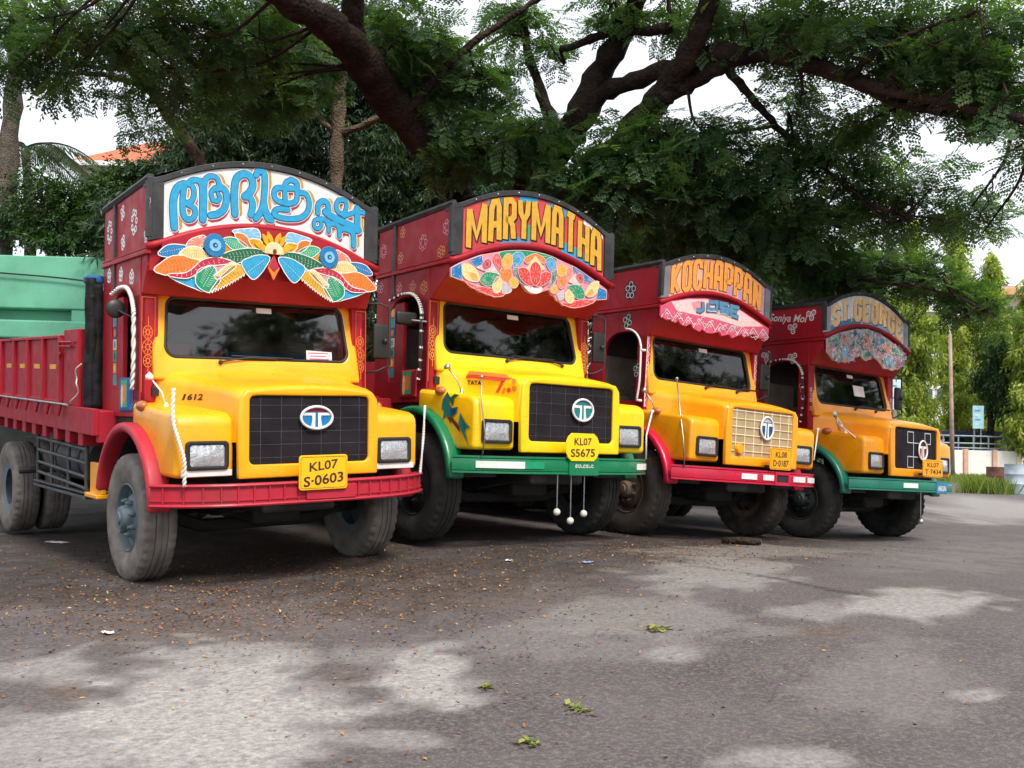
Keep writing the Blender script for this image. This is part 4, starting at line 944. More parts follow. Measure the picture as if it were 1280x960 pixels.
ZV3 = Z(815, 315, 155 / 1280)
V3OUT = [(90, 560), (200, 505), (380, 478), (560, 478), (750, 520), (900, 590), (1050, 690), (1205, 790), (1195, 890), (1130, 892), (1080, 890), (1055, 855), (1000, 848), (950, 885), (930, 845), (825, 892), (800, 850), (720, 868), (690, 825), (620, 842), (560, 835), (520, 795), (490, 825), (430, 790), (395, 740), (350, 768), (290, 740), (270, 705), (240, 735), (190, 700), (150, 705), (85, 660)]
def v3_extra(i, b, yp, P):
    zf = ZV3; fn = lambda a, b_, d: (a, yp - .0055 - d, b_); it = []
    bg = [(200, 515), (380, 488), (560, 488), (750, 530), (900, 600), (1050, 700), (1150, 770), (900, 770), (650, 690), (400, 640), (250, 600)]
    it.append(('poly', tr(i, zf(bg), yp), 4))
    it.append(('poly', tr(i, zf([(400, 520), (520, 500), (540, 600), (430, 600)]), yp), 5))
    rowp = [(150, 640), (260, 680), (370, 720), (480, 745), (590, 770), (700, 790), (820, 810), (930, 820), (1040, 835), (1140, 850)]
    for (x, y) in rowp:
        for k, m_ in ((60, 0), (40, 1), (22, 0)): it.append(('rib', ribbon(tr(i, zf([(x - k, y + k * .6), (x, y - k * .9), (x + k, y + k * .6)]), yp), .007, False), m_))
    rr = random.Random(3)
    for k in range(90):
        x = rr.uniform(110, 1180); y = 560 + (x - 110) * .24 + rr.uniform(20, 110); it.append(('rib', ribbon(tr(i, zf(arcp(x, y, 16, 13, rr.uniform(0, 180), rr.uniform(200, 420), 6)), yp), .005, False), rr.choice([0, 2, 3, 0])))
    it.append(('rib', ribbon(tr(i, zf([(560, 600), (600, 618), (640, 610), (690, 640), (740, 640), (790, 670), (840, 675), (890, 700)]), yp), .006, False), 0))
    paint('painted_waves', it, fn, [PC['white'], PC['crim'], PC['rose'], PC['lilac'], PC['lpink'], PC['pink']], b, step=.00008)
    J = dict(J=[[(515, 515), (520, 590), (490, 612), (450, 600)]], O=[[(575, 530), (570, 600), (660, 605), (665, 520), (580, 520)]], S=[[(780, 545), (700, 530), (700, 570), (780, 595), (775, 630), (695, 610)]], E=[[(890, 580), (810, 560), (805, 650), (885, 680)], [(810, 605), (870, 622)]])
    it = []
    for st in J.values():
        for q in st: it.append(('rib', ribbon(tr(i, zf(q), yp), .058, False), 1))
    for st in J.values():
        for q in st: it.append(('rib', ribbon(tr(i, zf(q), yp), .046, False), 0))
    paint('lettering', it, lambda a, b_, d: (a, yp - .0145 - d, b_), [PC['steel'], PC['black']], b, step=.0001)

ZV4 = Z(1020, 360, 120 / 1047)
V4OUT = [(120, 550), (250, 490), (400, 455), (550, 448), (680, 490), (800, 570), (900, 650), (975, 720), (965, 800), (955, 850), (920, 865), (900, 895), (860, 890), (830, 905), (790, 885), (740, 882), (715, 840), (690, 815), (670, 785), (640, 765), (612, 750), (600, 780), (575, 782), (545, 797), (510, 775), (498, 755), (482, 728), (455, 755), (420, 762), (400, 795), (365, 800), (330, 815), (290, 808), (250, 812), (215, 798), (185, 790), (165, 755), (135, 720), (120, 700)]
V4S = [('petal', 'salmon', [(300, 500), (340, 560), (370, 610), (270, 590)], 1), ('petal', 'salmon', [(350, 560), (420, 600), (400, 640), (350, 630)], 1), ('petal', 'salmon', [(545, 480), (590, 560), (580, 660), (515, 660), (515, 560)], 1), ('petal', 'salmon', [(700, 630), (760, 600), (800, 650), (770, 710), (710, 700)], 1),
       ('petal', 'mint', [(160, 560), (230, 530), (260, 560), (180, 600)], 1), ('petal', 'navy', [(370, 480), (440, 460), (440, 520), (390, 540)], 1), ('petal', 'lblue', [(270, 650), (340, 640), (350, 720), (280, 760)], 1), ('petal', 'rose', [(180, 640), (250, 640), (240, 700), (170, 690)], 1),
       ('petal', 'emer', [(510, 700), (600, 700), (570, 760), (530, 750)], 1), ('petal', 'steel', [(640, 560), (720, 540), (740, 610), (660, 640)], 1), ('petal', 'lblue', [(740, 760), (830, 750), (830, 850), (760, 860)], 1), ('petal', 'pink', [(380, 660), (450, 650), (440, 730), (390, 740)], 1), ('petal', 'mint', [(830, 650), (900, 680), (890, 740), (830, 720)], 1),
       ('petal', 'rose', [(860, 800), (930, 800), (930, 850), (870, 870)], 1), ('petal', 'pink', [(680, 700), (740, 710), (730, 790), (690, 770)], 1), ('petal', 'lilac', [(840, 740), (900, 760), (880, 810), (835, 800)], 1), ('petal', 'salmon', [(130, 620), (180, 620), (170, 690), (130, 680)], 1), ('petal', 'teal', [(450, 520), (500, 510), (500, 640), (460, 640)], 1), ('petal', 'teal', [(600, 540), (640, 560), (640, 650), (600, 640)], 1)]
def v4_extra(i, b, yp, P):
    rr = random.Random(5); Q = np.array(P); it = []
    import mathutils
    lo, hi = Q.min(0), Q.max(0)
    def inside(x, z):
        c = False
        for k in range(len(Q)):
            a, d = Q[k], Q[k - 1]
            if (a[1] > z) != (d[1] > z) and x < (d[0] - a[0]) * (z - a[1]) / (d[1] - a[1]) + a[0]: c = not c
        return c
    n = 0
    while n < 330:
        x, z = rr.uniform(lo[0], hi[0]), rr.uniform(lo[1], hi[1])
        if not inside(x, z): continue
        n += 1; r = rr.uniform(.012, .03); a0 = rr.uniform(0, 360)
        it.append(('rib', ribbon(arcp(x, z, r, r, a0, a0 + rr.uniform(120, 330), 6), .0095, False), rr.choice([0, 0, 0, 1, 2, 3, 4, 5])))
    paint('painted_scrolls', it, lambda a, b_, d: (a, yp - .0185 - d, b_), [PC['white'], PC['mint'], PC['navy'], PC['rose'], PC['lblue'], PC['teal']], b, step=.00002)

W_ = [0, 1, None]
C1 = dict(label='front lorry with white headboard in blue script and faded red ribbed bumper', sign=(.907, 3.164, 2.717, -.21, .23, .21), board=WHITE, white_strip=True,
          emblem=(.04, 1.304, .135, .086, PC['blue'], PC['dred']), bumper='ribbed', plate=((373, 569.5, 433, 610), ('KL07', 'S·0603'), 'rect'), wiper=[(-.38, .12)], straps=(.62,), door_trim='rope',
          flowers=[(165.5, 277, .055, .022, 7,   .017, (0, None, 1), 1.5), (151, 266, .03, .02, 4,   .017, (0, None, 1), 1.4), (151.5, 303, .03, .02, 4,   .017, (0, None, 1), 1.4), (183, 253, .032, .02, 5,   .017, (0, None, 1), 1.3), (180.5, 294, .03, .02, 4,   .017, (0, None, 1), 1.3), (135, 290, .05, .02, 7, .015, (0, None, 1), 1.6),
                   (135, 345, .03, .02, 5, .017, (0, None, 1), 1.3), (149.6, 343, .03, .02, 5, .017, (0, None, 1), 1.3), (163, 346, .034, .022, 5, .017, (0, None, 1), 1.1)],
          letters=letters_mal, valance=valance_leaves, rods=[('rope', [(-1.0, -.98, .81), (-1.01, -1.0, 1.0), (-1.04, -.97, 1.14), (-1.07, -.93, 1.3), (-1.06, -.91, 1.52)], .015), ('rope', [(1.1, -.86, .81), (1.13, -.86, 1.1), (1.16, -.84, 1.4)], .013)], rear_z=-.04, horn=(-.9, -.3))
C2 = dict(label='lemon yellow lorry with MARYMATHA headboard and green bumper', sign=(.892, 3.118, 2.676, -.40, .24, .22), board=mat('board_red', lin((196, 66, 70)), .45, var=.2, dirt=.2),
          emblem=(.12, 1.255, .125, .1, PC['teal'], PC['teal']), bumper='round', reflect=[(-1.02, -.62), (.78, 1.14)], plate=((707, 541, 747, 577), ('KL07', 'S5675'), 'octa'), wiper=[(-.1, .3), (.62, .3)], straps=(.62,), door_trim='bead',
          flowers=[(527.3, 303, .05, .022, 7, .006, (5, None, 2), 1.2), (502, 290.5, .03, .02, 5, .006, (4, None, 3), 1.2), (557, 283.4, .045, .022, 6, .006, (5, None, 3), 1.2), (499, 322.8, .035, .02, 5, .006, (4, None, 3), 1.1), (550, 314.4, .045, .022, 6, .006, (4, None, 3), .8), (478, 314, .045, .02, 6, .006, (5, None, 3), 1.2),
                   (498, 361, .035, .022, 5, .006, (5, None, 3), 1.2), (514.7, 359.4, .035, .022, 5, .006, (4, None, 3), 1.3), (528.7, 359.4, .04, .022, 6, .006, (4, None, 3), 1.1), (475, 360, .035, .02, 5, .006, (5, None, 3), 1.0)],
          letters=block_letters('MARYMATHA', .060, .014, PC['gold'], PC['black'], PC['brown'], .016, -.012, extra=[PC['red'], PC['steel'], PC['cyan'], PC['mint'], PC['white']], mb=.012, mt=.015,
                                patches=[(-.68, -.35, .80, .99, 1), (-.25, .0, .85, 1., 2), (.15, .45, .8, .99, 1), (.35, .8, 0, .25, 2), (-.5, -.1, .0, .12, 1), (-.18, -.1, .1, .4, 3), (.68, .98, .9, 1., 4)]),
          valance=valance_art(V2OUT, ZV2, V2S, PC['pink']), rods=[('steel', [(-1.0, -.97, .81), (-.98, -.98, 1.0), (-1.0, -.93, 1.3), (-.98, -.9, 1.5)], .007), ('white', [(1.13, -.83, .81), (1.14, -.82, 1.05), (1.3, -.74, 1.3)], .009)], horn=(-.86, -.42))
C3 = dict(label='deep yellow lorry with KOCHAPPAN headboard, tan checked grille and crimson bumper', sign=(.827, 3.084, 2.719, -.217, .2, .18), board=mat('board_pink', lin((224, 166, 140)), .45, var=.15), post=mat('post_grey', (.16, .16, .18), .5, var=.3),
          emblem=(.05, 1.285, .105, .125, PC['navy'], PC['grey']), bumper='block', reflect=[(-.46, -.22), (-.12, .06), (.40, .64), (.70, 1.1)], plate=((962, 559, 987.5, 588.5), ('KL08', 'D·0187'), 'rect'), wiper=[(.0, .3), (.55, .8)], straps=(), door_trim='rail',
          flowers=[(787, 362.7, .055, .032, 5, .008, (0, 1, None), 1.3), (783.4, 401.4, .045, .03, 4, .008, (0, 1, None), 1.2), (795.8, 462.4, .04, .026, 4, .008, (0, 1, None), 1.3)],
          letters=block_letters('KOCHAPPAN', .060, .012, PC['peach'], PC['brown'], PC['dred'], .007, -.004, x0=-.81, x1=.77, extra=[PC['lilac'], PC['grey'], PC['pink']], mb=.0, mt=.0,
                                patches=[(.95, 1., 0, 1, 0), (-.36, -.28, .5, .72, 1), (.18, .3, .0, .3, 0), (.42, .5, .0, .3, 0)]), valance=valance_art(V3OUT, ZV3, [], PC['rose'], v3_extra),
          rods=[('steel', [(-1.1, -.88, .8), (-1.12, -.86, 1.1), (-1.02, -.7, 1.36), (-1.0, -.6, 1.75)], .008), ('white', [(1.06, -.88, .98), (1.2, -.8, 1.2), (1.3, -.74, 1.36)], .008)], horn=(-1.0, -.3))
C4 = dict(label='amber lorry with ST.GEORGE headboard and teal bumper, farthest in the row', sign=(.896, 3.052, 2.715, -.275, .25, .2), board=mat('board_blue_white', lin((222, 226, 230)), .45, var=.25, vscale=9), post=mat('post_pale', (.3, .32, .36), .5, var=.3),
          emblem=(.14, 1.2, .1, .125, PC['dred'], PC['black']), bumper='round', reflect=[(-.5, -.18), (1.0, 1.13)], plate=((1152.5, 574, 1177, 597), ('KL07', 'T·7434'), 'rect'), wiper=[(.0, .3), (.5, .72)], straps=(), door_trim='bead', bumper_word='ARUN',
          flowers=[(1013.3, 393.2, .045, .032, 3, .012, (0, None, 7), 1.), (990, 410, .045, .032, 3, .012, (0, None, 7), 1.), (990, 447, .045, .032, 3, .012, (0, None, 7), 1.), (957, 445, .045, .032, 3, .012, (0, None, 7), 1.), (1000.7, 482, .0, .026, 1, .01, (5, 1, None), 1.), (1002, 488, .0, .026, 1, .01, (4, 1, None), 1.), (1002.8, 496, .0, .026, 1, .01, (6, 1, None), 1.)],
          letters=block_letters('ST.GEORGE', .074, .016, PC['sand'], PC['navy'], PC['cream'], .016, -.01, extra=[PC['white'], PC['steel'], PC['lblue']], mb=.03, mt=.03, patches=[(.5, 1, .7, 1., 0), (-1, -.2, 0, .2, 1), (-.3, .2, .85, 1, 0), (.0, .6, 0, .15, 2)]),
          valance=valance_art(V4OUT, ZV4, V4S, mat('val_grey', lin((190, 176, 176)), .5, var=.2), v4_extra), rods=[('white', [(-1.0, -.9, 1.2), (-1.1, -.6, 1.45)], .008), ('steel', [(-.9, -.45, 1.4), (-.93, -.4, 1.6)], .012)], horn=(-.85, -.5))
ROOTS = [lorry(k, c) for k, c in enumerate((C1, C2, C3, C4))]
# ------------------------------------------------------------------ lettering and pictures painted on bonnets
def child(root, name): return next(o for o in root.children if o.name.split('.')[0] == name)
_SY = [-.99, -.95, -.9, -.7, -.45, -.28, -.14, -.05, .03]; _SW = [.565, .602, .612, .632, .675, .735, .83, .9, .925]; _SZ = [1.5, 1.55, 1.572, 1.605, 1.637, 1.662, 1.688, 1.705, 1.72]
def bon_x(y, z):
    w, zt_ = np.interp(y, _SY, _SW), np.interp(y, _SY, _SZ); r = .09; z0 = zt_ - .035 - r
    return w if z < z0 else w - r + math.sqrt(max(0, r * r - min(z - z0, r) ** 2))
def on_bonnet(i, zf, polys, mats, name, parent, step=.0003):
    V, Fc, fm = [], [], []; d = .004
    for pts, mi in polys:
        d += step; k = len(V)
        for (px, py) in zf(pts):
            x = -.69
            for _ in range(6):
                (y, z), = tr(i, [(px, py)], x, 0); x = -bon_x(y, z)
            V.append((x - d, y, z))
        Fc.append(tuple(range(k, k + len(pts)))); fm.append(mi)
    return mk(name, (V, Fc), mats, parent, fm=fm)
ID = lambda p: p
v, f = fit_text('1612', 17, 8.5, .02, .2)
bon = child(ROOTS[0], 'bonnet'); V = []
v, f = fit_text('1612', .22, .052, .03, .2)
for a, b in v:
    y, z = -.36 - a, 1.462 + b; V.append((-bon_x(y, z) - .005, y, z))
mk('badge', (V, f), INK2, bon)
for i_ in (0, 1):
    mk('vent', bx(-.935, -.80, -.075, -.005, 1.47, 1.545, .004), DARK, child(ROOTS[i_], 'bonnet'))
Z7 = Z(530, 450, 140 / 960); bon = child(ROOTS[1], 'bonnet')
st = [([(395, 92), (790, 130), (760, 160), (370, 120)], 0), ([(365, 130), (720, 158), (700, 180), (345, 150)], 1), ([(700, 170), (640, 285), (615, 280), (670, 172)], 1), ([(745, 165), (690, 290), (665, 287), (720, 165)], 0), ([(790, 130), (760, 165), (745, 163), (760, 140)], 0)]
st += [([(776 + 20 * math.cos(a), 182 + 24 * math.sin(a)) for a in np.linspace(0, 6.28, 13)[:-1]], 0), ([(776 + 20 * math.cos(a), 245 + 24 * math.sin(a)) for a in np.linspace(0, 6.28, 13)[:-1]], 0), ([(730 + 18 * math.cos(a), 260 + 22 * math.sin(a)) for a in np.linspace(0, 6.28, 13)[:-1]], 1)]
on_bonnet(1, Z7, st, [PC['orange'], PC['red']], 'stripe', bon)
v, f = fit_text('TATA', 18, 5.5, .03); V = []
for a, b in v:
    px, py = 593.5 + a, 478.5 - b + a * .03; x = -.69
    for _ in range(6): (y, z), = tr(1, [(px, py)], x, 0); x = -bon_x(y, z)
    V.append((x - .006, y, z))
mk('badge', (V, f), INK2, bon)
par = [([(200, 270), (230, 330), (215, 380), (240, 410), (290, 400), (280, 450), (240, 490), (190, 480), (160, 512), (170, 440), (150, 420), (160, 340)], 0), ([(240, 395), (220, 330), (260, 290), (305, 298), (258, 330), (248, 385)], 1), ([(225, 420), (280, 415), (270, 460), (230, 480)], 2),
       ([(310, 450), (350, 530), (395, 578), (345, 600), (382, 738), (320, 610), (295, 540)], 0), ([(325, 500), (360, 560), (350, 620)], 1), ([(190, 488), (240, 490), (300, 560), (310, 620), (285, 590), (230, 520)], 3), ([(205, 500), (225, 500), (235, 550), (220, 530)], 3)]
fl = next(o for o in ROOTS[1].children if o.name.split('.')[0] == 'fender')
paint('painted_parrots', [('poly', tr(1, Z7(p), -1.063, 0), m_) for p, m_ in par], lambda a, b, d: (-1.0625 - d, a, b), [PC['teal'], PC['green'], PC['navy'], PC['brown']], fl)

# ------------------------------------------------------------------ goods bodies
def cargo(i, full):
    r = ROOTS[i]; sl = .032 if i == 0 else .02; zz = lambda y: 1.335 + sl * (y - .9)
    def slab(x0, x1, y0, y1, a, b, bev=.005):
        v, f = bx(x0, x1, y0, y1, 0, 1, 0); v = [(p[0], p[1], zz(p[1]) + a + (b - a) * p[2]) for p in v]
        bm = bmesh.new(); vs = [bm.verts.new(p) for p in v]; [bm.faces.new([vs[k] for k in q]) for q in f]
        if bev: bmesh.ops.bevel(bm, geom=bm.edges[:], offset=bev, segments=1, affect='EDGES')
        return bm_out(bm)
    bed = mk('cargo_bed', slab(-1.17, 1.17, .62, 6.4, -.05, .02), CARGO, r)
    mk('bed_rail', slab(-1.2, -1.15, .6, 6.4, -.19, .035), CARGO, bed); mk('bed_rail', slab(1.15, 1.2, .6, 6.4, -.19, .035), CARGO, bed)
    mk('bed_rail', slab(-1.15, 1.15, .6, .68, -.25, .015), CARGO, bed)
    if not full:
        for s in (-1, 1): mk('cargo_side', slab(*sorted((s * 1.14, s * 1.19)), 1.2, 6.4, .03, .7), CARGO, r)
        mk('tailgate', slab(-1.14, 1.14, 6.34, 6.4, .03, .7), CARGO, r)
        return
    for s in (-1, 1):
        sd = mk('cargo_side', slab(*sorted((s * 1.15, s * 1.185)), 1.62, 6.4, .04, .66), CARGO, r)
        mk('side_rail', slab(*sorted((s * 1.13, s * 1.215)), 1.62, 6.4, .645, .675), CARGO, sd)
        mk('side_rail', slab(*sorted((s * 1.13, s * 1.205)), 1.62, 6.4, .045, .075), CARGO, sd)
        y = 1.62
        k = 0
        while y < 6.3:
            mk('side_rib', slab(*sorted((s * 1.18, s * 1.222)), y, y + .05, .04, .668), CARGO, sd)
            if k % 1 == 0 and s < 0: mk('yellow_reflector', slab(-1.1895, -1.1855, y + .24, y + .46, .36, .405, 0), PC['yellow'], sd)
            y += .62; k += 1
        fs = mk('cargo_front_side', slab(*sorted((s * 1.15, s * 1.19)), 1.12, 1.58, .035, .72), CARGO, r)
        if s < 0:
            mk('latch', join(tube([(-1.215, 1.2, zz(1.3) + .6), (-1.215, 1.66, zz(1.6) + .61)], .012, 6), tube([(-1.215, 1.25, zz(1.3) + .56), (-1.215, 1.6, zz(1.6) + .57)], .012, 6), ball((-1.215, 1.6, zz(1.6) + .5), .02, 6)), CARGO, fs)
            mk('hinge_bar', tube([(-1.225, 1.3, zz(1.3) + .045), (-1.225, 6.4, zz(6.4) + .045)], .011, 6), STEEL, sd)
            for k in range(12): mk('hinge', tube([(-1.225, 1.5 + k * .42, zz(1.5 + k * .42) + .045), (-1.235, 1.5 + k * .42 + .06, zz(1.5 + k * .42) - .06)], .014, 6), CARGO, sd)
        for k in range(13): mk('joist', slab(*sorted((s * .75, s * 1.185)), .95 + k * .42, 1.1 + k * .42, -.3, -.185), CARGO, bed)
    mk('cargo_front', slab(-1.15, 1.15, 1.12, 1.16, .03, .72), CARGO, r)
    mk('tailgate', slab(-1.14, 1.14, 6.34, 6.4, .03, .7), CARGO, r)
    # fuel tank, guard rails, step, exhaust
    tk = mk('fuel_tank', lathe([(0, 1.25), (.2, 1.25), (.215, 1.27), (.215, 2.55), (.2, 2.57), (0, 2.57)], 20, (-.86, 0, .88), 'y'), CHASSIS, r, smooth=True, auto=40)
    for y in (1.5, 2.3): mk('tank_strap', lathe([(.219, y - .025), (.222, y - .02), (.222, y + .02), (.219, y + .025)], 20, (-.86, 0, .88), 'y'), DARK, tk)
    g = mk('side_guard', join(*[tube([(-1.13, 1.0, z), (-1.13, 2.75, z + .06)], .016, 6) for z in (.66, .76, .88, 1.0)]), CHASSIS, r)
    for y in (1.02, 1.6, 2.2, 2.74): mk('guard_post', tube([(-1.13, y, .62), (-1.13, y, 1.12)], .017, 6), CHASSIS, g)
    mk('guard_foot', join(bx(-1.16, -1.1, .95, 2.8, .575, .6, .004), bx(-1.16, -1.1, .95, 2.8, .62, .635, .003)), CHASSIS, g)
    mk('step', join(bx(-1.16, -.9, .62, .98, .6, .64, .01), bx(-1.12, -1.08, .62, .95, .64, .9, .004)), Y[0], r)
    mk('exhaust_pipe', tube([(-.6, 3.0, .72), (-1.0, 3.1, .72), (-1.22, 3.15, .71)], .04, 10), DARK, r)
    # battery of pipes above the tank
    mk('air_tank', lathe([(0, 2.7), (.1, 2.72), (.12, 2.78), (.12, 3.2), (.1, 3.26), (0, 3.28)], 16, (-.8, 0, 1.0), 'y'), DARK, r, smooth=True)
cargo(0, True)
for k in (1, 2, 3): cargo(k, False)

# rolled tarpaulin standing behind the front lorry's cab
tp = empty('tarpaulin_roll'); R, o_ = lor_mat(0)
M4 = Matrix.Identity(4)
for a in range(3):
    for b in range(3): M4[a][b] = R[a, b]
    M4[a][3] = o_[a]
tp.matrix_world = M4
tag(tp, 'black folded tarpaulin standing between red cab and cargo side', 'tarpaulin')
rr = random.Random(2)
for k in range(6):
    x, y = -1.12 + .05 * (k % 3), 1.0 + .05 * (k // 2) - .02 * k
    P = smooth_path([(x + rr.uniform(-.01, .01), y + rr.uniform(-.01, .01), z) for z in (1.36, 1.6, 1.9, 2.2, 2.5 - .05 * k)], 5)
    mk('tarpaulin_fold', tube(P, [.05 + .004 * math.sin(j * .9 + k) for j in range(len(P))], 8), TARP, tp, smooth=True)
mk('blue_sheet', bx(-1.15, -1.0, .99, 1.14, 2.46, 2.53, .02), BLUECL, tp)
mk('cord', tube(smooth_path([(-1.19, 1.0, 1.75), (-1.22, 1.06, 1.7), (-1.2, 1.1, 1.62), (-1.23, 1.0, 1.58), (-1.2, 1.05, 1.5), (-1.22, 1.16, 1.44), (-1.2, 1.3, 1.42)], 6), .006, 5), ROPE, tp)

# charms hanging from bumpers
def charm(i, px, py0, py1, r, label, hasball=True):
    (x, z0), (x1, z1) = tr(i, [(px, py0), (px, py1)], -1.1); R, o_ = lor_mat(i)
    w = lambda p: R @ np.array(p) + o_
    a, b = w((x, -1.1, .66)), w((x, -1.1, z1)); e = empty('bumper_charm', tuple(b))
    b = np.array([a[0], a[1], b[2]]); e.location = tuple(b)
    mk('cord', tube([tuple(np.array(a) - b), (0, 0, .02)], .0055, 6), STEEL, e)
    if hasball: mk('charm_ball', ball((0, 0, 0), r, 16), mat('charm_white', (.55, .53, .48), .4, var=.3) if i == 1 else STEEL, e, smooth=True)
    else: mk('cord_knot', ball((0, 0, .01), .012, 8), STEEL, e)
    tag(e, label, 'charm', 'charms hung from the bumpers')
charm(1, 697, 597, 640, .034, 'leftmost white ball on a cord under the green bumper')
charm(1, 714, 597, 651, .034, 'lowest hanging white ball on a cord under the green bumper')
charm(1, 730.5, 597, 642, .034, 'rightmost white ball on a cord under the green bumper')
charm(3, 1151, 607, 652, .036, 'steel ball on a cord under the teal bumper of farthest lorry')
# ------------------------------------------------------------------ ground
def pixof(X, Yv, Zv):
    v = np.stack([X, Yv, Zv - CAM_Z], -1); d = v @ _F; return 640 + F_PX * (v @ CR) / d, 480 - F_PX * (v @ CU) / d
def vnoise(x, y, s, seed):
    g = np.random.default_rng(seed).random((64, 64)); u, v = x / s, y / s; i0, j0 = np.floor(u).astype(int), np.floor(v).astype(int)
    fu, fv = u - i0, v - j0; fu, fv = fu*fu*(3-2*fu), fv*fv*(3-2*fv); q = lambda a, b: g[(i0 + a) % 64, (j0 + b) % 64]
    return (q(0, 0)*(1-fu)*(1-fv) + q(1, 0)*fu*(1-fv) + q(0, 1)*(1-fu)*fv + q(1, 1)*fu*fv) * 2 - 1
gx = np.concatenate([[-400, -200, -100, -60, -40, -28, -20, -15, -12, -10], np.arange(-9, 9.01, .05), [9.3, 9.8, 10.5, 11.5, 13, 15, 18, 22, 27, 34, 45, 60, 100, 200, 400]])
gy = np.concatenate([[-300, -120, -60, -30, -15, -8, -4, -1, 1], np.arange(2, 17.01, .05), [17.3, 17.8, 18.5, 20, 22, 25, 28, 32, 36, 42, 50, 60, 80, 120, 200, 400, 700]])
GX, GY = np.meshgrid(gx, gy); nx_, ny_ = len(gx), len(gy)
GZ = gz(GX, GY) + .004 * vnoise(GX, GY, .8, 1) + .002 * vnoise(GX, GY, .25, 2)
me = bpy.data.meshes.new('ground'); me.vertices.add(nx_ * ny_); me.vertices.foreach_set('co', np.stack([GX, GY, GZ], -1).astype(np.float32).ravel())
I = (np.arange(ny_ - 1)[:, None] * nx_ + np.arange(nx_ - 1)[None, :]); quads = np.stack([I, I + 1, I + nx_ + 1, I + nx_], -1).reshape(-1, 4)
me.loops.add(quads.size); me.loops.foreach_set('vertex_index', quads.ravel().astype(np.int32)); me.polygons.add(len(quads))
me.polygons.foreach_set('loop_start', (np.arange(len(quads)) * 4).astype(np.int32)); me.polygons.foreach_set('use_smooth', np.ones(len(quads), bool)); me.update(calc_edges=True)
vis = GY > 1.8
PX, PY = pixof(GX, np.maximum(GY, 1.8), GZ)
nz = .35 * vnoise(GX, GY, .7, 3) + .3 * vnoise(GX, GY, .28, 4) + .3 * vnoise(GX, GY, .11, 5)
def ell(lst, soft=.5):
    A = np.zeros_like(GX)
    for cx, cy, rx, ry, s in lst: A = np.maximum(A, s * np.clip((1.15 - np.hypot((PX - cx) / rx, (PY - cy) / ry) + nz) / soft, 0, 1))
    return A * vis
dust = ell([(250, 895, 170, 75, .95), (60, 925, 150, 45, .7), (60, 835, 90, 22, .6), (300, 822, 110, 16, .6), (545, 850, 62, 42, .9), (480, 820, 70, 14, .35), (470, 925, 70, 12, .5), (400, 878, 40, 12, .5), (880, 722, 110, 26, .55), (1140, 755, 95, 20, .75), (1010, 765, 85, 12, .45),
            (1215, 752, 26, 8, .8), (1240, 640, 90, 16, .7), (1170, 690, 160, 25, .25), (800, 770, 170, 30, .35), (840, 818, 30, 9, .5), (985, 950, 90, 14, .6), (1215, 868, 30, 9, .6), (1110, 860, 120, 50, .2), (690, 800, 100, 30, .2), (960, 690, 160, 8, .4)])
rust = ell([(82, 866, 40, 13, 1), (420, 845, 60, 20, .45), (1035, 790, 40, 11, .7), (640, 745, 260, 40, .35), (250, 770, 260, 40, .4), (850, 690, 160, 14, .4), (330, 700, 330, 40, .4), (200, 830, 60, 12, .3)], .8)
darkm = ell([(360, 695, 460, 80, 1), (900, 680, 380, 32, 1), (90, 700, 260, 85, 1), (640, 705, 300, 55, .9), (780, 690, 200, 30, .8)], .9)  # dark brown soil round the lorries, with the shade beneath them painted in
# the crack across the pale patch
ck = [(870, 708), (930, 716), (985, 726), (1040, 738), (1092, 746)]
cd = np.full(GX.shape, 9e9)
for (a, b) in zip(ck[:-1], ck[1:]):
    pa, pb = ground_at(*a)[:2], ground_at(*b)[:2]; d = pb - pa; t = np.clip(((GX - pa[0]) * d[0] + (GY - pa[1]) * d[1]) / (d @ d), 0, 1); cd = np.minimum(cd, np.hypot(GX - pa[0] - t * d[0], GY - pa[1] - t * d[1]))
crack = np.clip(1 - np.abs(cd + .03 * vnoise(GX, GY, .2, 9)) / .05, 0, 1)
for nm, A in (('dust', dust), ('rust', rust), ('soil_shade', darkm), ('crack', crack)):
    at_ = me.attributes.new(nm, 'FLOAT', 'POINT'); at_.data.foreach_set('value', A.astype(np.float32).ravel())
gm = bpy.data.materials.new('asphalt'); gm.use_nodes = True; n = gm.node_tree.nodes; l = gm.node_tree.links; b = n['Principled BSDF']; b.inputs['Roughness'].default_value = .85; b.inputs['Specular IOR Level'].default_value = .3
tc = n.new('ShaderNodeTexCoord')
def noise(s, d=6, r=.6):
    q = n.new('ShaderNodeTexNoise'); q.inputs['Scale'].default_value = s; q.inputs['Detail'].default_value = d; q.inputs['Roughness'].default_value = r; l.new(tc.outputs['Object'], q.inputs['Vector']); return q.outputs['Fac']
def rng(src, a, b_, c=0., d=1.):
    q = n.new('ShaderNodeMapRange'); q.inputs[1].default_value = a; q.inputs[2].default_value = b_; q.inputs[3].default_value = c; q.inputs[4].default_value = d; l.new(src, q.inputs[0]); return q.outputs[0]
def mixc_(fac, A, B):
    q = n.new('ShaderNodeMix'); q.data_type = 'RGBA'; l.new(fac, q.inputs['Factor'])
    for k, v_ in (('A', A), ('B', B)):
        if isinstance(v_, tuple): q.inputs[k].default_value = v_ + (1,)
        else: l.new(v_, q.inputs[k])
    return q.outputs['Result']
def math_(op, a, b_):
    q = n.new('ShaderNodeMath'); q.operation = op
    for k, v_ in ((0, a), (1, b_)):
        if isinstance(v_, float): q.inputs[k].default_value = v_
        else: l.new(v_, q.inputs[k])
    return q.outputs[0]
def attr(nm): q = n.new('ShaderNodeAttribute'); q.attribute_name = nm; return q.outputs['Fac']
vor = n.new('ShaderNodeTexVoronoi'); vor.inputs['Scale'].default_value = 120; l.new(tc.outputs['Object'], vor.inputs['Vector'])
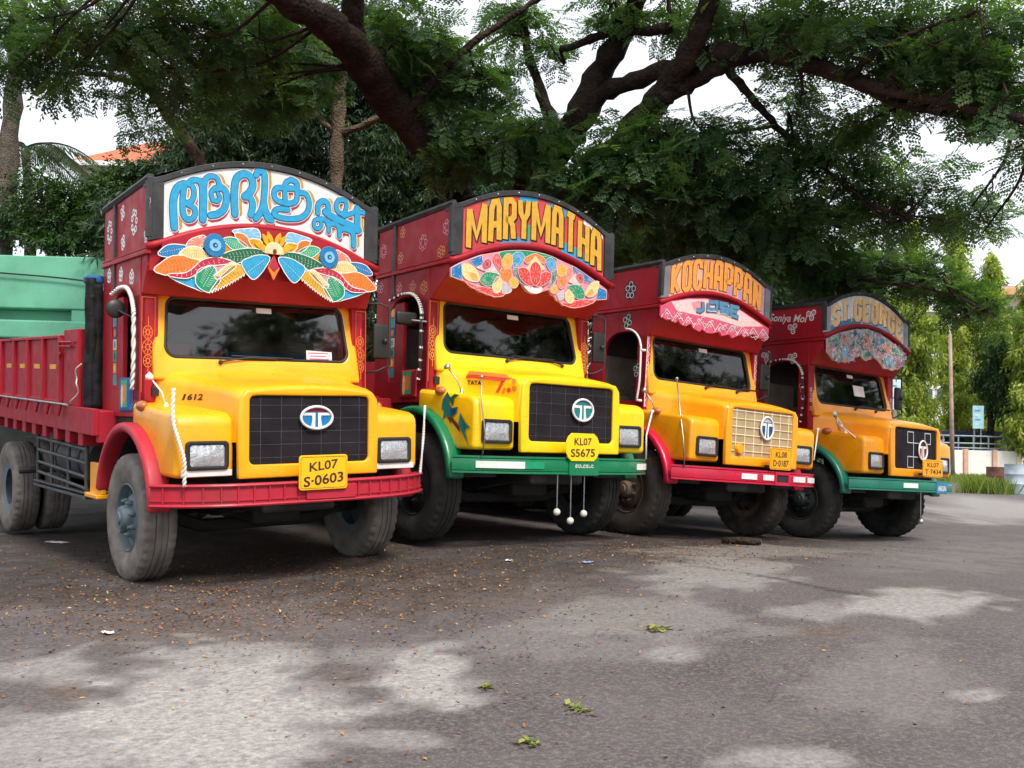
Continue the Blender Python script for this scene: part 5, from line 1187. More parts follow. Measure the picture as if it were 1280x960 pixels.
base = mixc_(rng(noise(1.3, 8), .3, .7), (.058, .047, .048), (.098, .082, .083))
base = mixc_(rng(noise(38, 4, .7), .45, .75), base, (.16, .145, .14))
base = mixc_(rng(vor.outputs['Color'], .72, .95, 0, .5), base, (.22, .2, .19))
soil_shade = mixc_(rng(noise(9, 8), .35, .65), (.014, .011, .010), (.042, .032, .027))
base = mixc_(math_('MULTIPLY', attr('soil_shade'), .9), base, soil_shade)
rustc = mixc_(rng(noise(14, 8), .4, .6), (.07, .045, .032), (.15, .1, .07))
base = mixc_(math_('MULTIPLY', attr('rust'), rng(noise(22, 7, .7), .35, .6)), base, rustc)
dcol = mixc_(rng(noise(26, 8, .75), .35, .7), (.25, .235, .22), (.46, .44, .42))
base = mixc_(math_('MULTIPLY', attr('dust'), rng(noise(30, 8, .8), .33, .56, .25, 1.)), base, dcol)
base = mixc_(math_('MULTIPLY', attr('crack'), rng(noise(30, 4), .35, .5)), base, (.025, .022, .022))
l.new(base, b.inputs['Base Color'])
bp = n.new('ShaderNodeBump'); bp.inputs['Strength'].default_value = .35; bp.inputs['Distance'].default_value = .012
l.new(math_('ADD', math_('MULTIPLY', noise(95, 6, .7), 1.), math_('MULTIPLY', vor.outputs['Distance'], .6)), bp.inputs['Height']); l.new(bp.outputs[0], b.inputs['Normal'])
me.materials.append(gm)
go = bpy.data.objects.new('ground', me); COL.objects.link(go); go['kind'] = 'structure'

# ------------------------------------------------------------------ instanced leaf meshes made with numpy
def cloud(name, tmpl, pos, rot, scl, var, m, parent=None, smooth=False):
    """one mesh holding a template (verts, quads) placed at many positions; attribute var colours each leaf group"""
    tv, tf = np.array(tmpl[0], float), np.array(tmpl[1]); N, nv, nf = len(pos), len(tv), len(tf)
    V = np.einsum('nij,vj->nvi', rot, tv) * np.asarray(scl)[:, None, None] + np.asarray(pos)[:, None, :]
    Fq = tf[None] + (np.arange(N) * nv)[:, None, None]; k = tf.shape[1]
    me = bpy.data.meshes.new(name); me.vertices.add(N * nv); me.vertices.foreach_set('co', V.astype(np.float32).ravel())
    me.loops.add(Fq.size); me.loops.foreach_set('vertex_index', Fq.astype(np.int32).ravel()); me.polygons.add(N * nf); me.polygons.foreach_set('loop_start', (np.arange(N * nf) * k).astype(np.int32))
    a = me.attributes.new('var', 'FLOAT', 'POINT'); vv = np.repeat(np.asarray(var), nv)
    a.data.foreach_set('value', np.clip(vv + RNG.normal(0, .05, vv.shape), 0, 1).astype(np.float32)); me.materials.append(m); me.update(calc_edges=True)
    o = bpy.data.objects.new(name, me); COL.objects.link(o)
    if parent is not None: o.parent = parent
    return o
def rots(N, tilt=.6, droop=0., yaw=None):
    yw = RNG.uniform(0, 2 * math.pi, N) if yaw is None else yaw; t = RNG.normal(droop, tilt, N); r = RNG.normal(0, tilt, N)
    cz, sz, cy, sy, cx, sx = np.cos(yw), np.sin(yw), np.cos(t), np.sin(t), np.cos(r), np.sin(r); o = np.zeros_like(yw)
    Rz = np.stack([np.stack([cz, -sz, o], -1), np.stack([sz, cz, o], -1), np.stack([o, o, o + 1], -1)], 1)
    Ry = np.stack([np.stack([cy, o, sy], -1), np.stack([o, o + 1, o], -1), np.stack([-sy, o, cy], -1)], 1)
    Rx = np.stack([np.stack([o + 1, o, o], -1), np.stack([o, cx, -sx], -1), np.stack([o, sx, cx], -1)], 1)
    return Rz @ Ry @ Rx
def leaf_quad(p, d, n_, L, Wd):
    """kite-shaped blade from p along d, face normal n_"""
    p, d, n_ = map(np.array, (p, d, n_)); s = np.cross(d, n_); s /= np.linalg.norm(s) + 1e-9
    return [p, p + d * L * .45 + s * Wd / 2 - n_ * L * .04, p + d * L, p + d * L * .45 - s * Wd / 2 - n_ * L * .04]
def t_pinnate(np_=4, nl=5, LL=.058, LW=.030, ln=.36, seed=0):
    r = random.Random(seed); V, Fq = [], []
    for k in range(np_):
        x = ln * (.25 + .75 * k / (np_ - 1))
        for s in (-1, 1):
            dr = np.array([.45, s * .9, -.12 + r.uniform(-.25, .15)]); dr /= np.linalg.norm(dr); ll = .17 * (1 - .25 * abs(k / (np_ - 1) - .5)); 
            for j in range(nl):
                p = np.array([x, 0, -.25 * x * x]) + dr * ll * (.2 + .8 * j / (nl - 1))
                for q in (-1, 1):
                    d = dr * .55 + np.cross(dr, [0, 0, 1]) * q * .85 + np.array([0, 0, r.uniform(-.3, .1)]); d /= np.linalg.norm(d); k0 = len(V)
                    V += leaf_quad(p, d, (r.uniform(-.3, .3), r.uniform(-.3, .3), 1), LL * r.uniform(.8, 1.15), LW); Fq.append((k0, k0 + 1, k0 + 2, k0 + 3))
    return V, Fq
def t_cluster(nl=10, L=.1, Wd=.04, ln=.3, droop=.3, seed=0):
    r = random.Random(seed); V, Fq = [], []
    for k in range(nl):
        x = ln * (k + .5) / nl; a = k * 2.4 + r.uniform(-.4, .4); d = np.array([.6, math.cos(a) * .7, math.sin(a) * .45 - droop]); d /= np.linalg.norm(d); k0 = len(V)
        V += leaf_quad((x, 0, -.3 * x * x), d, (r.uniform(-.5, .5), r.uniform(-.5, .5), 1), L * r.uniform(.7, 1.2), Wd); Fq.append((k0, k0 + 1, k0 + 2, k0 + 3))
    return V, Fq
def in_ball(N): 
    p = RNG.normal(size=(N, 3)); p /= np.linalg.norm(p, axis=1)[:, None]; return p * (RNG.random(N) ** .45)[:, None]
LEAF_R = leaf_mat('rain_tree_leaf', (.042, .09, .042), (.085, .16, .062), (.21, .32, .07), .42)
LEAF_D = leaf_mat('dark_evergreen_leaf', (.018, .04, .018), (.034, .07, .026), (.07, .13, .035), .3)
LEAF_P = leaf_mat('pale_green_leaf', (.1, .17, .04), (.24, .31, .06), (.42, .45, .09), .45)
LEAF_S = leaf_mat('shrub_leaf', (.015, .04, .012), (.035, .08, .02), (.09, .15, .03), .3)
LEAF_PALM = leaf_mat('palm_leaf', (.03, .05, .02), (.06, .09, .03), (.2, .19, .06), .3)
def bark(name, c0, c1, sc=3.):
    m = bpy.data.materials.new(name); m.use_nodes = True; n = m.node_tree.nodes; l = m.node_tree.links; b = n['Principled BSDF']; b.inputs['Roughness'].default_value = .9; b.inputs['Specular IOR Level'].default_value = .15
    tc = n.new('ShaderNodeTexCoord'); z = n.new('ShaderNodeTexNoise'); z.inputs['Scale'].default_value = sc; z.inputs['Detail'].default_value = 10; z.inputs['Roughness'].default_value = .7; l.new(tc.outputs['Object'], z.inputs['Vector'])
    r = n.new('ShaderNodeValToRGB'); r.color_ramp.elements[0].position = .35; r.color_ramp.elements[0].color = tuple(c0) + (1,); r.color_ramp.elements[1].position = .72; r.color_ramp.elements[1].color = tuple(c1) + (1,)
    l.new(z.outputs['Fac'], r.inputs[0]); l.new(r.outputs[0], b.inputs['Base Color'])
    v = n.new('ShaderNodeTexVoronoi'); v.inputs['Scale'].default_value = sc * 7; l.new(tc.outputs['Object'], v.inputs['Vector'])
    bp = n.new('ShaderNodeBump'); bp.inputs['Strength'].default_value = .8; bp.inputs['Distance'].default_value = .03; l.new(v.outputs['Distance'], bp.inputs['Height']); l.new(bp.outputs[0], b.inputs['Normal'])
    return m
BARK = bark('bark_dark', (.014, .010, .009), (.062, .042, .032)); BARK2 = bark('bark_light', (.07, .05, .036), (.2, .145, .1), 4); BARKP = bark('bark_palm', (.06, .05, .04), (.17, .14, .11), 6)
def limb(pts, name, m, parent, n=10, k=6):
    """pts: (px, py, depth, radius px) -> a gnarled tapering limb in world space"""
    P = np.array([at(a, b_, d) for a, b_, d, r in pts]); rad = np.array([r * d / F_PX for a, b_, d, r in pts])
    S_ = smooth_path(np.hstack([P, rad[:, None]]), k); rr = np.maximum(S_[:, 3], .004) * (1 + .10 * np.sin(np.arange(len(S_)) * 1.7) + RNG.normal(0, .05, len(S_)))
    return mk(name, tube(S_[:, :3] + RNG.normal(0, .012, (len(S_), 3)), rr, n), m, parent, smooth=True), S_[:, :3]
def clump_pts(cl):
    out = []
    for px, py, d, rx, ry, N in cl:
        c = at(px, py, d); k = d / F_PX; q = in_ball(N) * np.array([rx * k, (rx + ry) * .5 * k, ry * k]); out.append(c + q)
    return np.vstack(out)
def twigs(name, cl, roots, m, parent, r0=.022, sub=3):
    """branches from the nearest limb into each clump, forking near the end"""
    vf = []
    for px, py, d, rx, ry, N in cl:
        c = at(px, py, d); k = d / F_PX; a = roots[np.argmin(np.linalg.norm(roots - c, axis=1) + np.where(roots[:, 2] > c[2] + .8, 1.5, 0))]
        mid = (a + c) / 2 + RNG.normal(0, .18, 3); P = smooth_path([a, mid, c], 5); vf.append(tube(P, np.linspace(r0, r0 * .45, len(P)), 5))
        for _ in range(sub):
            s_ = P[RNG.integers(5, len(P))]; e = c + in_ball(1)[0] * np.array([rx * k, rx * k, ry * k]) * .95; Q = smooth_path([s_, (s_ + e) / 2 + RNG.normal(0, .08, 3), e], 4); vf.append(tube(Q, np.linspace(r0 * .4, .004, len(Q)), 4))
    o = mk(name, join(*vf), m, parent, smooth=True); o['kind'] = 'stuff'; return o
# ------------------------------------------------------------------ the great rain tree over the lorries
rt = empty('rain_tree', tuple(at(605, 640, 16.5) * np.array([1, 1, 0])))
tag(rt, 'huge rain tree spreading dark limbs over the row of lorries', 'tree')
LB = {}
def L_(key, pts, nm='limb'):
    o, S_ = limb(pts, nm, BARK, rt); o.matrix_parent_inverse = Matrix.Translation(-rt.location); LB[key] = S_
L_('t', [(612, 640, 16.5, 44), (606, 430, 16.3, 36), (598, 330, 16, 34), (590, 262, 15.6, 30)], 'trunk')
L_('a', [(596, 300, 15.8, 26), (548, 198, 15, 22), (492, 135, 14.2, 23), (462, 88, 13.4, 24), (430, 48, 12.6, 22), (375, 8, 11.6, 20), (290, -40, 10.6, 16), (190, -70, 10, 12)])
L_('a2', [(455, 85, 13.3, 15), (441, 30, 12.8, 14), (446, -40, 12.3, 12)])
L_('a3', [(500, 150, 14.2, 8), (560, 80, 14, 6), (640, 20, 14, 4), (700, -20, 14, 3)])
L_('b', [(598, 310, 16, 22), (650, 245, 15, 17), (693, 195, 14.6, 17), (722, 150, 14.2, 20), (750, 92, 14, 17), (783, 32, 13.5, 14), (806, -30, 13, 11)])
L_('b2', [(700, 185, 14.6, 10), (684, 135, 14.6, 8), (664, 78, 14.8, 6), (650, 10, 15, 4)])
L_('c', [(700, 200, 14.4, 12), (745, 125, 14, 11), (800, 100, 13.4, 11), (850, 82, 13, 11), (905, 66, 12.4, 13), (980, 71, 12, 11), (1040, 86, 11.6, 9), (1100, 108, 11.2, 8), (1180, 128, 10.8, 7), (1300, 152, 10.2, 5)])
L_('d', [(640, 330, 15.6, 18), (720, 240, 14.6, 17), (790, 160, 13.6, 16), (832, 112, 13, 16), (865, 60, 12.4, 14), (886, 0, 12, 13), (898, -60, 11.6, 11)])
L_('e', [(826, 122, 13, 14), (865, 100, 12.8, 13), (905, 78, 12.5, 12), (950, 68, 12.2, 9), (1010, 84, 11.8, 7), (1070, 105, 11.5, 6), (1130, 132, 11.3, 6), (1215, 148, 11, 4), (1290, 170, 10.8, 3)])
L_('f', [(838, 36, 13, 7), (760, 42, 13.5, 6), (700, 62, 13.8, 4)])
L_('g', [(690, 300, 15, 9), (780, 282, 14.8, 8), (860, 268, 14.4, 6), (905, 255, 14, 4), (960, 215, 13.6, 3), (1030, 205, 13.2, 2.5), (1090, 230, 12.8, 2)])
L_('h', [(820, 300, 15, 7), (940, 318, 14.6, 6), (1040, 340, 14, 4), (1100, 352, 13.5, 2.2), (1180, 366, 13.2, 1.6), (1245, 394, 13, .9)])
L_('i', [(898, 68, 12.4, 7), (916, 92, 12.6, 6), (945, 130, 12.8, 5), (985, 170, 13, 4), (1030, 210, 13, 3), (1080, 250, 12.6, 2)])
L_('j', [(1060, 98, 11.4, 5), (1090, 70, 11, 4), (1140, 40, 10.6, 3), (1210, 20, 10.2, 2)])
RL = np.vstack(list(LB.values()))
CL = [(40, 25, 12.5, 80, 45, 130), (130, 35, 12, 90, 45, 170), (220, 30, 12, 90, 50, 190), (310, 40, 12.5, 80, 50, 170), (95, 85, 12.5, 60, 25, 60), (190, 92, 13, 60, 30, 90), (270, 100, 13.5, 60, 35, 100), (20, 85, 12.5, 40, 30, 45), (185, 145, 14, 40, 25, 45), (340, 110, 14, 60, 40, 120),
      (390, 60, 14, 60, 60, 130), (500, 45, 13.5, 55, 50, 160), (545, 90, 14, 50, 45, 150), (610, 100, 14, 45, 45, 130), (650, 20, 14.5, 55, 30, 80), (600, 190, 14, 70, 45, 210), (655, 165, 13.4, 50, 35, 120), (690, 60, 14.2, 25, 25, 25),
      (730, 215, 13.4, 70, 40, 210), (800, 180, 12.8, 60, 35, 190), (790, 235, 13, 80, 40, 260), (850, 215, 12.6, 70, 40, 240), (880, 165, 12.6, 60, 30, 150), (920, 240, 13, 80, 45, 280), (985, 190, 12.8, 55, 35, 120), (960, 290, 13.4, 90, 40, 260), (870, 290, 14, 80, 35, 220), (1040, 180, 12.4, 45, 30, 90),
      (1030, 265, 13, 70, 40, 190), (1090, 215, 12.6, 60, 40, 150), (1120, 265, 12.4, 45, 25, 100), (1165, 235, 12, 45, 22, 85), (1215, 258, 11.6, 38, 20, 60), (1180, 275, 11.8, 30, 18, 35), (1240, 275, 11.6, 22, 14, 22),
      (840, 20, 12.6, 60, 25, 90), (760, 15, 13.2, 40, 25, 50), (930, 25, 11.8, 70, 35, 190), (1000, 45, 11.4, 70, 35, 200), (1080, 35, 10.8, 80, 45, 240), (1160, 55, 10.4, 70, 50, 230), (1230, 50, 10, 70, 60, 230), (1260, 120, 10, 50, 45, 150), (1190, 110, 10.5, 60, 30, 140), (1130, 95, 11, 60, 30, 120), (1270, 185, 10, 28, 30, 45), (1085, 150, 11.4, 50, 25, 70), (1000, 120, 12.2, 45, 22, 60),
      (1060, 335, 14, 70, 25, 160), (1130, 335, 13.6, 55, 28, 130), (1190, 362, 13.2, 45, 22, 85), (1235, 388, 13, 25, 16, 35), (1010, 325, 14.2, 60, 35, 160), (760, 300, 15, 70, 30, 150)]
# the crown goes on over the camera's head and above the frame
CL2 = [(200, -120, 11, 200, 80, 190), (500, -110, 12, 180, 80, 130), (800, -110, 12, 180, 80, 130), (1100, -100, 11, 200, 80, 120), (350, -330, 10, 260, 120, 70), (750, -330, 10, 260, 120, 70), (1150, -330, 10, 240, 120, 60)]
twigs('twig', CL, RL, BARK, rt, .026, 3).matrix_parent_inverse = Matrix.Translation(-rt.location)
CL = [(a, b_, d + (.7 if (a > 820 and b_ < 160) else .4), rx * 1.08, ry * 1.12, int(n_ * (.4 if a > 1080 and 160 < b_ < 300 else .52 if a > 820 and b_ < 170 else .68 if a > 960 else .76 if a > 700 else .62 if a < 240 else .85))) for a, b_, d, rx, ry, n_ in CL]
pos = clump_pts(CL + CL2); N = len(pos); var = np.clip(RNG.normal(.38, .2, N), 0, 1)
o = cloud('crown', t_pinnate(), pos, rots(N, .45, .3), RNG.uniform(.75, 1.2, N), var, LEAF_R, rt); o.matrix_parent_inverse = Matrix.Translation(-rt.location)

def keep(o, e): o.matrix_parent_inverse = Matrix.Translation(-e.location); return o
def tree(name, label, base, limbs, cl, tm, leafm, bm_=BARK, scale=(.8, 1.2), tilt=.5, droop=.5, mean=.35, group=None, tw=.018, sub=2, sd=.2):
    e = empty(name, tuple(base)); tag(e, label, 'tree', group); S_ = []
    for k, pts in enumerate(limbs):
        o, s = limb(pts, 'trunk' if k == 0 else 'limb', bm_, e, 8, 5); keep(o, e); S_.append(s)
    if tw: keep(twigs('twig', cl, np.vstack(S_), bm_, e, tw, sub), e)
    pos = clump_pts(cl); N = len(pos)
    keep(cloud('crown', tm, pos, rots(N, tilt, droop), RNG.uniform(*scale, N), np.clip(RNG.normal(mean, sd, N), 0, 1), leafm, e), e)
    return e
TC = t_cluster(10, .11, .04, .34, .45, 1); TCN = t_cluster(12, .15, .032, .4, .7, 2)
def gp(px, d, z=-.1): p = at(px, 560, d); return (p[0], p[1], z)
def gpy(px, d):                                     # pixel row where the ground lies at depth d
    p = gp(px, d); return pixof(*[np.array(q) for q in p])[1].item()
G1 = 'dark evergreens behind the lorries'
dk = [(165, 290, 17.5, 60, 75, 'dark bushy evergreen just behind the front lorry cab'), (255, 200, 18.5, 75, 140, 'dark evergreen behind the white headboard, leftmost of the tall ones'), (345, 130, 19, 80, 190, 'tall dark evergreen left of the slim pale trunk'), (450, 140, 19.5, 75, 190, 'tall dark evergreen right of the slim pale trunk'),
      (535, 190, 20, 62, 150, 'tall dark evergreen framed by the forked limbs of the rain tree'), (640, 260, 19, 80, 90, 'dark evergreen behind the MARYMATHA headboard'), (800, 320, 19, 90, 80, 'dark evergreen behind the KOCHAPPAN headboard'), (960, 345, 19.5, 100, 75, 'dark evergreen to the right, behind the two farthest lorries')]
for px, py, d, rx, ry, lab in dk:
    y0 = gpy(px, d); cl = []
    for k in range(20):
        a = RNG.uniform(0, 6.28); q = RNG.uniform(.2, 1); cl.append((px + rx * .75 * q * math.cos(a), py + ry * .8 * q * math.sin(a), d + RNG.uniform(-.9, .9), rx * .42, ry * .3, 190))
    cl += [(px, py + ry * .9, d, rx * .8, 60, 350), (px, py + ry * .9 + 90, d, rx * .8, 60, 200)]
    tree('evergreen_tree', lab, gp(px, d), [[(px, y0, d, 11), (px + 6, (y0 + py) / 2, d, 9), (px - 4, py, d, 7), (px + 5, py - ry * .7, d, 3)]], cl, TCN, LEAF_D, scale=(.8, 1.25), group=G1, tw=.014, sub=1, mean=.3)
# closed hedge at the back of the yard
pos = np.vstack([at(px, 420, 22.5) * np.array([1, 1, 0]) + in_ball(330) * np.array([1.1, .8, 2.6]) + np.array([0, RNG.uniform(-.5, .5), 2.2]) for px in range(120, 1090, 55)]); pos[:, 2] = np.maximum(pos[:, 2], .0)
o = cloud('hedge', TCN, pos, rots(len(pos), .5, .5), RNG.uniform(1.1, 1.7, len(pos)), np.clip(RNG.normal(.3, .2, len(pos)), 0, 1), LEAF_D); tag(o, 'dense dark hedge closing the yard behind the lorries', 'hedge', kind='stuff')
# slim tree with a pale trunk, and the leaning one at left
tree('slim_tree', 'slim tree with pale straight trunk above the white headboard', gp(426, 17), [[(428, gpy(428, 17), 17, 11), (421, 330, 17, 10), (420, 230, 17, 9), (423, 150, 17, 9), (427, 90, 17, 8), (436, 40, 16.8, 6), (440, -10, 16.6, 4)], [(424, 168, 17, 5), (465, 152, 16.8, 4.5), (510, 122, 16.4, 4), (570, 80, 16, 3.5), (640, 40, 15.6, 2.5)], [(424, 108, 17, 5), (385, 100, 16.8, 4), (335, 92, 16.6, 3.5), (280, 72, 16.4, 2.5)], [(422, 168, 17, 4), (402, 150, 17, 3.5), (388, 128, 17, 2.5)]],
     [(300, 80, 16.4, 45, 30, 60), (380, 60, 16.6, 50, 35, 70), (440, 10, 16.6, 60, 30, 80), (570, 70, 16, 45, 30, 50), (390, 125, 16.8, 25, 18, 25), (345, 110, 16, 40, 25, 40)], TC, LEAF_S, BARK2, tw=.01)
tree('leaning_tree', 'thin brown tree leaning to the left above the green wall', gp(330, 15.5), [[(345, gpy(345, 15.5), 15.5, 9), (320, 330, 15.5, 8), (255, 208, 15, 7), (215, 152, 15, 7), (188, 112, 14.6, 6), (160, 84, 14.2, 5), (100, 42, 13.6, 4), (40, 15, 13, 3)], [(192, 118, 14.6, 4), (150, 98, 14.4, 3.5), (90, 92, 14, 3), (25, 96, 13.6, 2)], [(190, 115, 14.6, 5), (192, 70, 14.5, 4), (180, 20, 14.2, 3)], [(162, 86, 14.2, 3), (120, 85, 14, 2.5), (70, 72, 13.6, 1.5)]],
     [(120, 60, 13.6, 60, 25, 70), (60, 40, 13.4, 50, 22, 60), (30, 92, 13.6, 40, 18, 45), (90, 110, 14, 45, 16, 35), (150, 115, 14.4, 40, 18, 35), (185, 40, 14.2, 40, 30, 60), (230, 120, 14.8, 35, 25, 35), (65, 125, 14, 25, 12, 14), (200, 170, 15, 30, 20, 25)], TC, LEAF_S, BARK2, scale=(.6, .95), tw=.009)
# shrubs behind the green wall
for px, py, d, rx, ry, n_, lab in [(40, 250, 17.6, 60, 55, 420, 'leafy shrub behind the green wall beside the palm trunk'), (115, 255, 17.8, 55, 50, 420, 'leafy shrub behind the green wall next to the lorry cab'), (75, 290, 17.4, 80, 28, 420, 'low shrub showing just above the green wall top'), (150, 232, 18.2, 45, 35, 420, 'dark shrub below the orange tiled roof')]:
    e = empty('shrub', gp(px, d)); tag(e, lab, 'shrub', 'shrubs behind the green wall'); cl = [(px + RNG.uniform(-.6, .6) * rx, py + RNG.uniform(-.6, .6) * ry, d + RNG.uniform(-.3, .3), rx * .45, ry * .45, n_ // 8) for k in range(12)]
    o, s = limb([(px, gpy(px, d), d, 4), (px + 3, py + ry * .4, d, 3), (px, py, d, 2)], 'stem', BARK2, e, 6, 4); keep(o, e)
    pos = clump_pts(cl); keep(cloud('foliage', TC, pos, rots(len(pos), .6, .3), RNG.uniform(.7, 1.1, len(pos)), np.clip(RNG.normal(.45, .2, len(pos)), 0, 1), LEAF_S, e), e)
# coconut palms
def palm(label, tp, crown_px, crown_py, d, L, n_, seed, a0=0, a1=6.28):
    rr = random.Random(seed); e = empty('coconut_palm', gp(tp[0][0], d)); tag(e, label, 'palm', 'coconut palms left of the yard')
    o, s = limb(tp, 'trunk', BARKP, e, 10, 6); keep(o, e); c = at(crown_px, crown_py, d)
    for k in range(n_):
        a = a0 + (a1 - a0) * k / max(1, n_ - 1) + rr.uniform(-.2, .2); up = rr.uniform(.1, .9); P = []
        for t in np.linspace(0, 1, 12): P.append(c + np.array([math.cos(a) * t * L * .9, math.sin(a) * t * L * .9, up * t * L * .6 - t * t * L * (.55 + .3 * up)]))
        fr = mk('frond', tube(P, np.linspace(.03, .006, 12), 5), LEAF_PALM, e); keep(fr, e)
        S_ = smooth_path(P, 4); V, Fq = [], []
        T_ = np.gradient(S_, axis=0); T_ /= np.linalg.norm(T_, axis=1)[:, None]
        for j in range(4, len(S_)):
            sd = np.cross(T_[j], [0, 0, 1]); sd /= np.linalg.norm(sd) + 1e-9
            for q in (-1, 1):
                dr = T_[j] * .55 + sd * q * .75 + np.array([0, 0, -.55 + rr.uniform(-.2, .2)]); dr /= np.linalg.norm(dr); k0 = len(V)
                V += leaf_quad(S_[j], dr, np.cross(dr, T_[j]) + np.array([.01, 0, 0]), L * .3 * (1 - .5 * j / len(S_)), .035); Fq.append((k0, k0 + 1, k0 + 2, k0 + 3))
        m_ = mk('leaflets', (V, Fq), LEAF_PALM, fr); at2 = m_.data.attributes.new('var', 'FLOAT', 'POINT'); at2.data.foreach_set('value', np.full(len(V), rr.uniform(.2, .8), np.float32))
        m_['kind'] = 'stuff'
palm('tall coconut palm trunk at the left edge', [(2, gpy(2, 18), 18, 12), (4, 330, 18, 12), (8, 250, 18, 12), (14, 150, 18, 11), (22, 40, 18, 10), (28, -60, 18, 9)], 28, -80, 18, 2.6, 8, 1)
palm('small coconut palm with drooping fronds above the green wall', [(38, gpy(38, 21), 21, 6), (36, 300, 21, 6), (32, 190, 21, 5)], 32, 185, 21, 2.1, 11, 4)

# ------------------------------------------------------------------ pale columnar trees far right
G2 = 'pale columnar trees along the far wall'
TF = t_cluster(8, .34, .12, .7, .7, 3)
for px, top, d, rx, mean, lab in [(1085, 300, 56, 58, .4, 'pale green tree partly behind the ST.GEORGE headboard'), (1142, 275, 58, 44, .6, 'pale columnar tree just left of the lamp post'), (1196, 258, 60, 36, .65, 'tallest pale columnar tree behind the lamp post'), (1242, 315, 60, 32, .62, 'narrow pale columnar tree right of the lamp post'), (1284, 350, 54, 30, .55, 'pale columnar tree cut by the right edge')]:
    y0 = gpy(px, d); cl = []; b_ = 545
    for k in range(22):
        t = k / 21; y = top + (b_ - top) * t; w = rx * min(1, .25 + 1.6 * t) * RNG.uniform(.8, 1.05)
        cl.append((px + RNG.uniform(-.3, .3) * w, y + 6, d + RNG.uniform(-1, 1), w * .75, 13, int(38 + 62 * min(1, t * 2))))
    tree('columnar_tree', lab, gp(px, d), [[(px, y0, d, 5), (px + 1, (y0 + top) / 2, d, 3.5), (px, top + 8, d, 1.5)]], cl, TF, LEAF_P, BARK2, scale=(.7, 1.2), tilt=.5, droop=.9, mean=mean, group=G2, tw=0, sd=.22)
# darker tree between wall and houses at the right, and trees at the far end
tree('broad_tree', 'darker broad tree with ropy trunk before the far houses', gp(1248, 56), [[(1240, gpy(1240, 56), 56, 4), (1238, 530, 56, 4), (1242, 490, 56, 3), (1250, 450, 56, 2)], [(1240, 540, 56, 2.5), (1233, 505, 56, 2)], [(1239, 540, 56, 2), (1247, 510, 56, 2)]], [(1240 + RNG.uniform(-22, 34), 470 + RNG.uniform(-45, 45), 56 + RNG.uniform(-1, 1), 14, 14, 55) for k in range(22)], TF, LEAF_S, BARK, scale=(.6, 1.), mean=.5, tw=0)
# the line of trees across the yard, behind the photographer (seen mirrored in the windscreens)
TL = [(18.6, -1.6, 11.4, 1.7, 420), (17.2, -2.9, 10.2, 1.2, 260), (20.4, .9, 11.2, 1.0, 200), (21.0, 3.3, 11.6, 1.5, 330), (23.4, 7.0, 11.6, 1.6, 330), (22.2, 5.4, 10.4, 1.1, 160), (25.0, 9.2, 9.6, 1.5, 330), (26.3, 11.2, 8.6, 1.0, 200), (28.4, 17.2, 8.4, .9, 170), (24, 5, 5.5, 3, 700), (21, -2, 5.5, 3, 700), (27, 13, 4.5, 3, 700)]
pos = []
for k in range(12):
    c = np.array(TL[k][:3]); pos.append(c + in_ball(TL[k][4]) * TL[k][3] * np.array([1, 1, 1.4]))
pos = np.vstack(pos)
o = cloud('tree_line', t_cluster(8, .4, .16, .8, .4, 5), pos, rots(len(pos), .6, .4), RNG.uniform(.8, 1.3, len(pos)), np.clip(RNG.normal(.4, .2, len(pos)), 0, 1), LEAF_S); tag(o, 'line of trees across the yard mirrored in the windscreens', 'trees', kind='stuff')
# ------------------------------------------------------------------ green wall at left
GREEN = mat('green_wall_paint', lin((104, 176, 146)), .85, var=.14, vscale=1.2, dirt=.55, dirtcol=(.09, .16, .09), dscale=1.3, bump=.25, bscale=30)
gw = empty('green_wall', (-8, 17, -.15)); tag(gw, 'pale green painted wall with projecting top band behind the cargo body', 'wall')
def gwp(nm, v): o = mk(nm, v, GREEN, gw); keep(o, gw); return o
D0 = 16.6; xz = lambda px, py, d=D0: (at(px, py, d)[0], at(px, py, d)[2])
xr = xz(235, 330)[0]; zt1, zt0 = xz(60, 320)[1], xz(60, 386)[1]
gwp('top_band', bx(-14, xr, D0, D0 + .5, zt0, zt1, .02)); gwp('wall_face', bx(-14, xr - .02, D0 + .28, D0 + .6, -.15, zt0 - .002, .01))
zl0 = xz(60, 401)[1]; gwp('ledge', bx(-14, xr, D0 - .05, D0 + .27, xz(60, 424)[1], zl0, .03)); gwp('pier', bx(xz(88, 400)[0], xr, D0 + .02, D0 + .27, zl0 + .003, zt0 - .004, .01)); pq = mk('plinth', bx(-14, xr, D0 + .02, D0 + .27, -.15, xz(60, 424)[1] - .003, .01), mat('plinth_dark_grey', (.035, .04, .034), .9, var=.4, vscale=3, bump=.4), gw); keep(pq, gw)  # plinth in a mottled, very dark grey-green
cb = mk('cable', tube(smooth_path([tuple(at(px, py, D0 - .06)) for px, py in ((-30, 338), (0, 341), (50, 345), (90, 349), (125, 354))], 5), .014, 5), RUB); tag(cb, 'thin black cable sagging along the green wall', 'cable')
